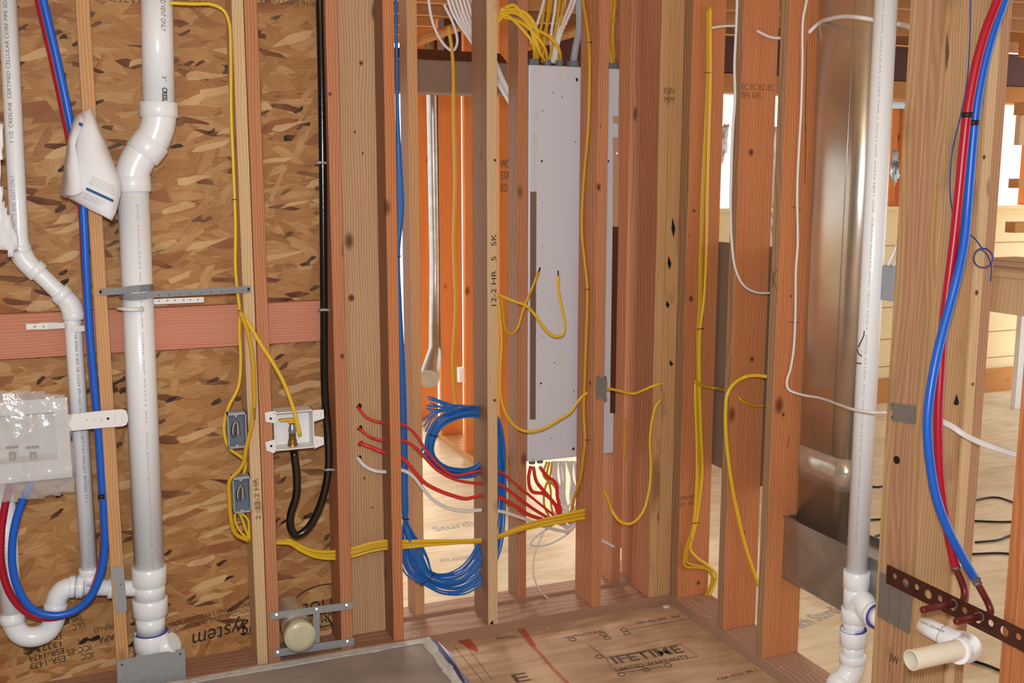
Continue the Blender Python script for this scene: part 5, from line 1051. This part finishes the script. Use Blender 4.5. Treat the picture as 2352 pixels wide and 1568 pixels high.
# floor print
def fp(u, v): return W(u, v, Z=.0006)
def ft(s, u0, v0, u1, v1, size, mat='ink_soft', parent=floor, bold=.0005):
    a_ = fp(u0, v0); b_ = fp(u1, v1); d = (b_-a_); L_ = d.length; d.normalize(); n = Vector((-d.y, d.x, 0))
    return text('printed_text', s, size, flatmap(a_, d, n), M[mat], parent, width=L_, bold=bold)
ft('IFETIME', 1412, 1524, 1570, 1497, .075, 'ink_soft', bold=.0018); ft('LIMITED WARRANTY', 1418, 1542, 1585, 1510, .035, 'ink_soft')
stroke('printed_frame', [[fp(1392, 1511), fp(1563, 1478), fp(1603, 1507), fp(1412, 1540), fp(1392, 1511)], [fp(1420, 1546), fp(1520, 1530)], [fp(1350, 1478), fp(1392, 1511)]], M['ink_soft'], floor, .0010)
ft('06-02-76   97', 1465, 1432, 1565, 1416, .02); ft('US STRUCTURAL', 1297, 1466, 1388, 1450, .02); ft('CSA 0121 PS 1', 1650, 1562, 1740, 1540, .02); ft('STRUCTURAL 1', 1140, 1468, 1190, 1462, .02)
ft('E', 1180, 1568, 1215, 1562, .08)
for u, v in ((1433, 1446), (1440, 1453), (1385, 1456), (1395, 1464), (1315, 1468), (1376, 1507), (1484, 1537), (1534, 1527), (1427, 1548)):
    c_ = fp(u, v); tube('printed_ring', [c_+Vector((.012*math.cos(k*.4), .012*math.sin(k*.4), 0)) for k in range(17)], .0015, M['ink_soft'], floor, 5)
stroke('red_line', [[fp(1185, 1434), fp(1210, 1470), fp(1240, 1500), fp(1270, 1535), fp(1305, 1570)]], M['red_chalk'], floor, .006)
poly3('red_mark', [fp(1176, 1437), fp(1215, 1427), fp(1222, 1434), fp(1204, 1442), fp(1232, 1482), fp(1222, 1485), fp(1196, 1447)], M['red_chalk'], floor, .0006, (0, 0, 1))
poly3('red_mark', [fp(1045, 1470), fp(1078, 1465), fp(1100, 1492), fp(1094, 1498)], M['red_chalk'], floor, .0006, (0, 0, 1))
stroke('pencil_line', [[fp(1062, 1470), fp(1130, 1560)], [fp(1044, 1484), fp(1110, 1566)], [fp(1440, 1446), fp(1585, 1420)]], M['ink_soft'], floor, .0009)
tag(cyl('plastic_disc', W(1530, 1394, Z=.001), W(1530, 1394, Z=.001)+Vector((0, 0, .004)), .012, M['paper']), 'small white disc on the floor near the corner of the walls', 'disc')
ft('Sturdi', 1000, 1220, 1090, 1205, .09, 'ink_grey', f2); ft('APA RATED', 1010, 1290, 1085, 1283, .05, 'ink_grey', f2)
ft('Tech Sturdi-', 1825, 1450, 1945, 1400, .09, 'ink_grey', f3)
# sawdust on the plates
bm = bmesh.new(); rnd = random.Random(77)
for _ in range(110):
    if rnd.random() < .5: p = Vector((rnd.uniform(.9, 1.95), rnd.uniform(3.21, 3.33), .0395))
    else: p = Vector((rnd.uniform(1.97, 2.09), rnd.uniform(2.3, 3.1), .0395))
    if rnd.random() < .3: p = Vector((rnd.uniform(1.1, 1.95), rnd.uniform(2.6, 3.18), .0012))
    s = rnd.uniform(.0008, .002); bm_box(bm, p-Vector((s, s*.5, .0008)), p+Vector((s, s*.5, .0008)))
sd = link('sawdust', fin(bm, 'sawdust'), M['paper']); tag(sd, 'pale sawdust crumbs scattered on the plates and floor', 'sawdust'); sd['kind'] = 'stuff'
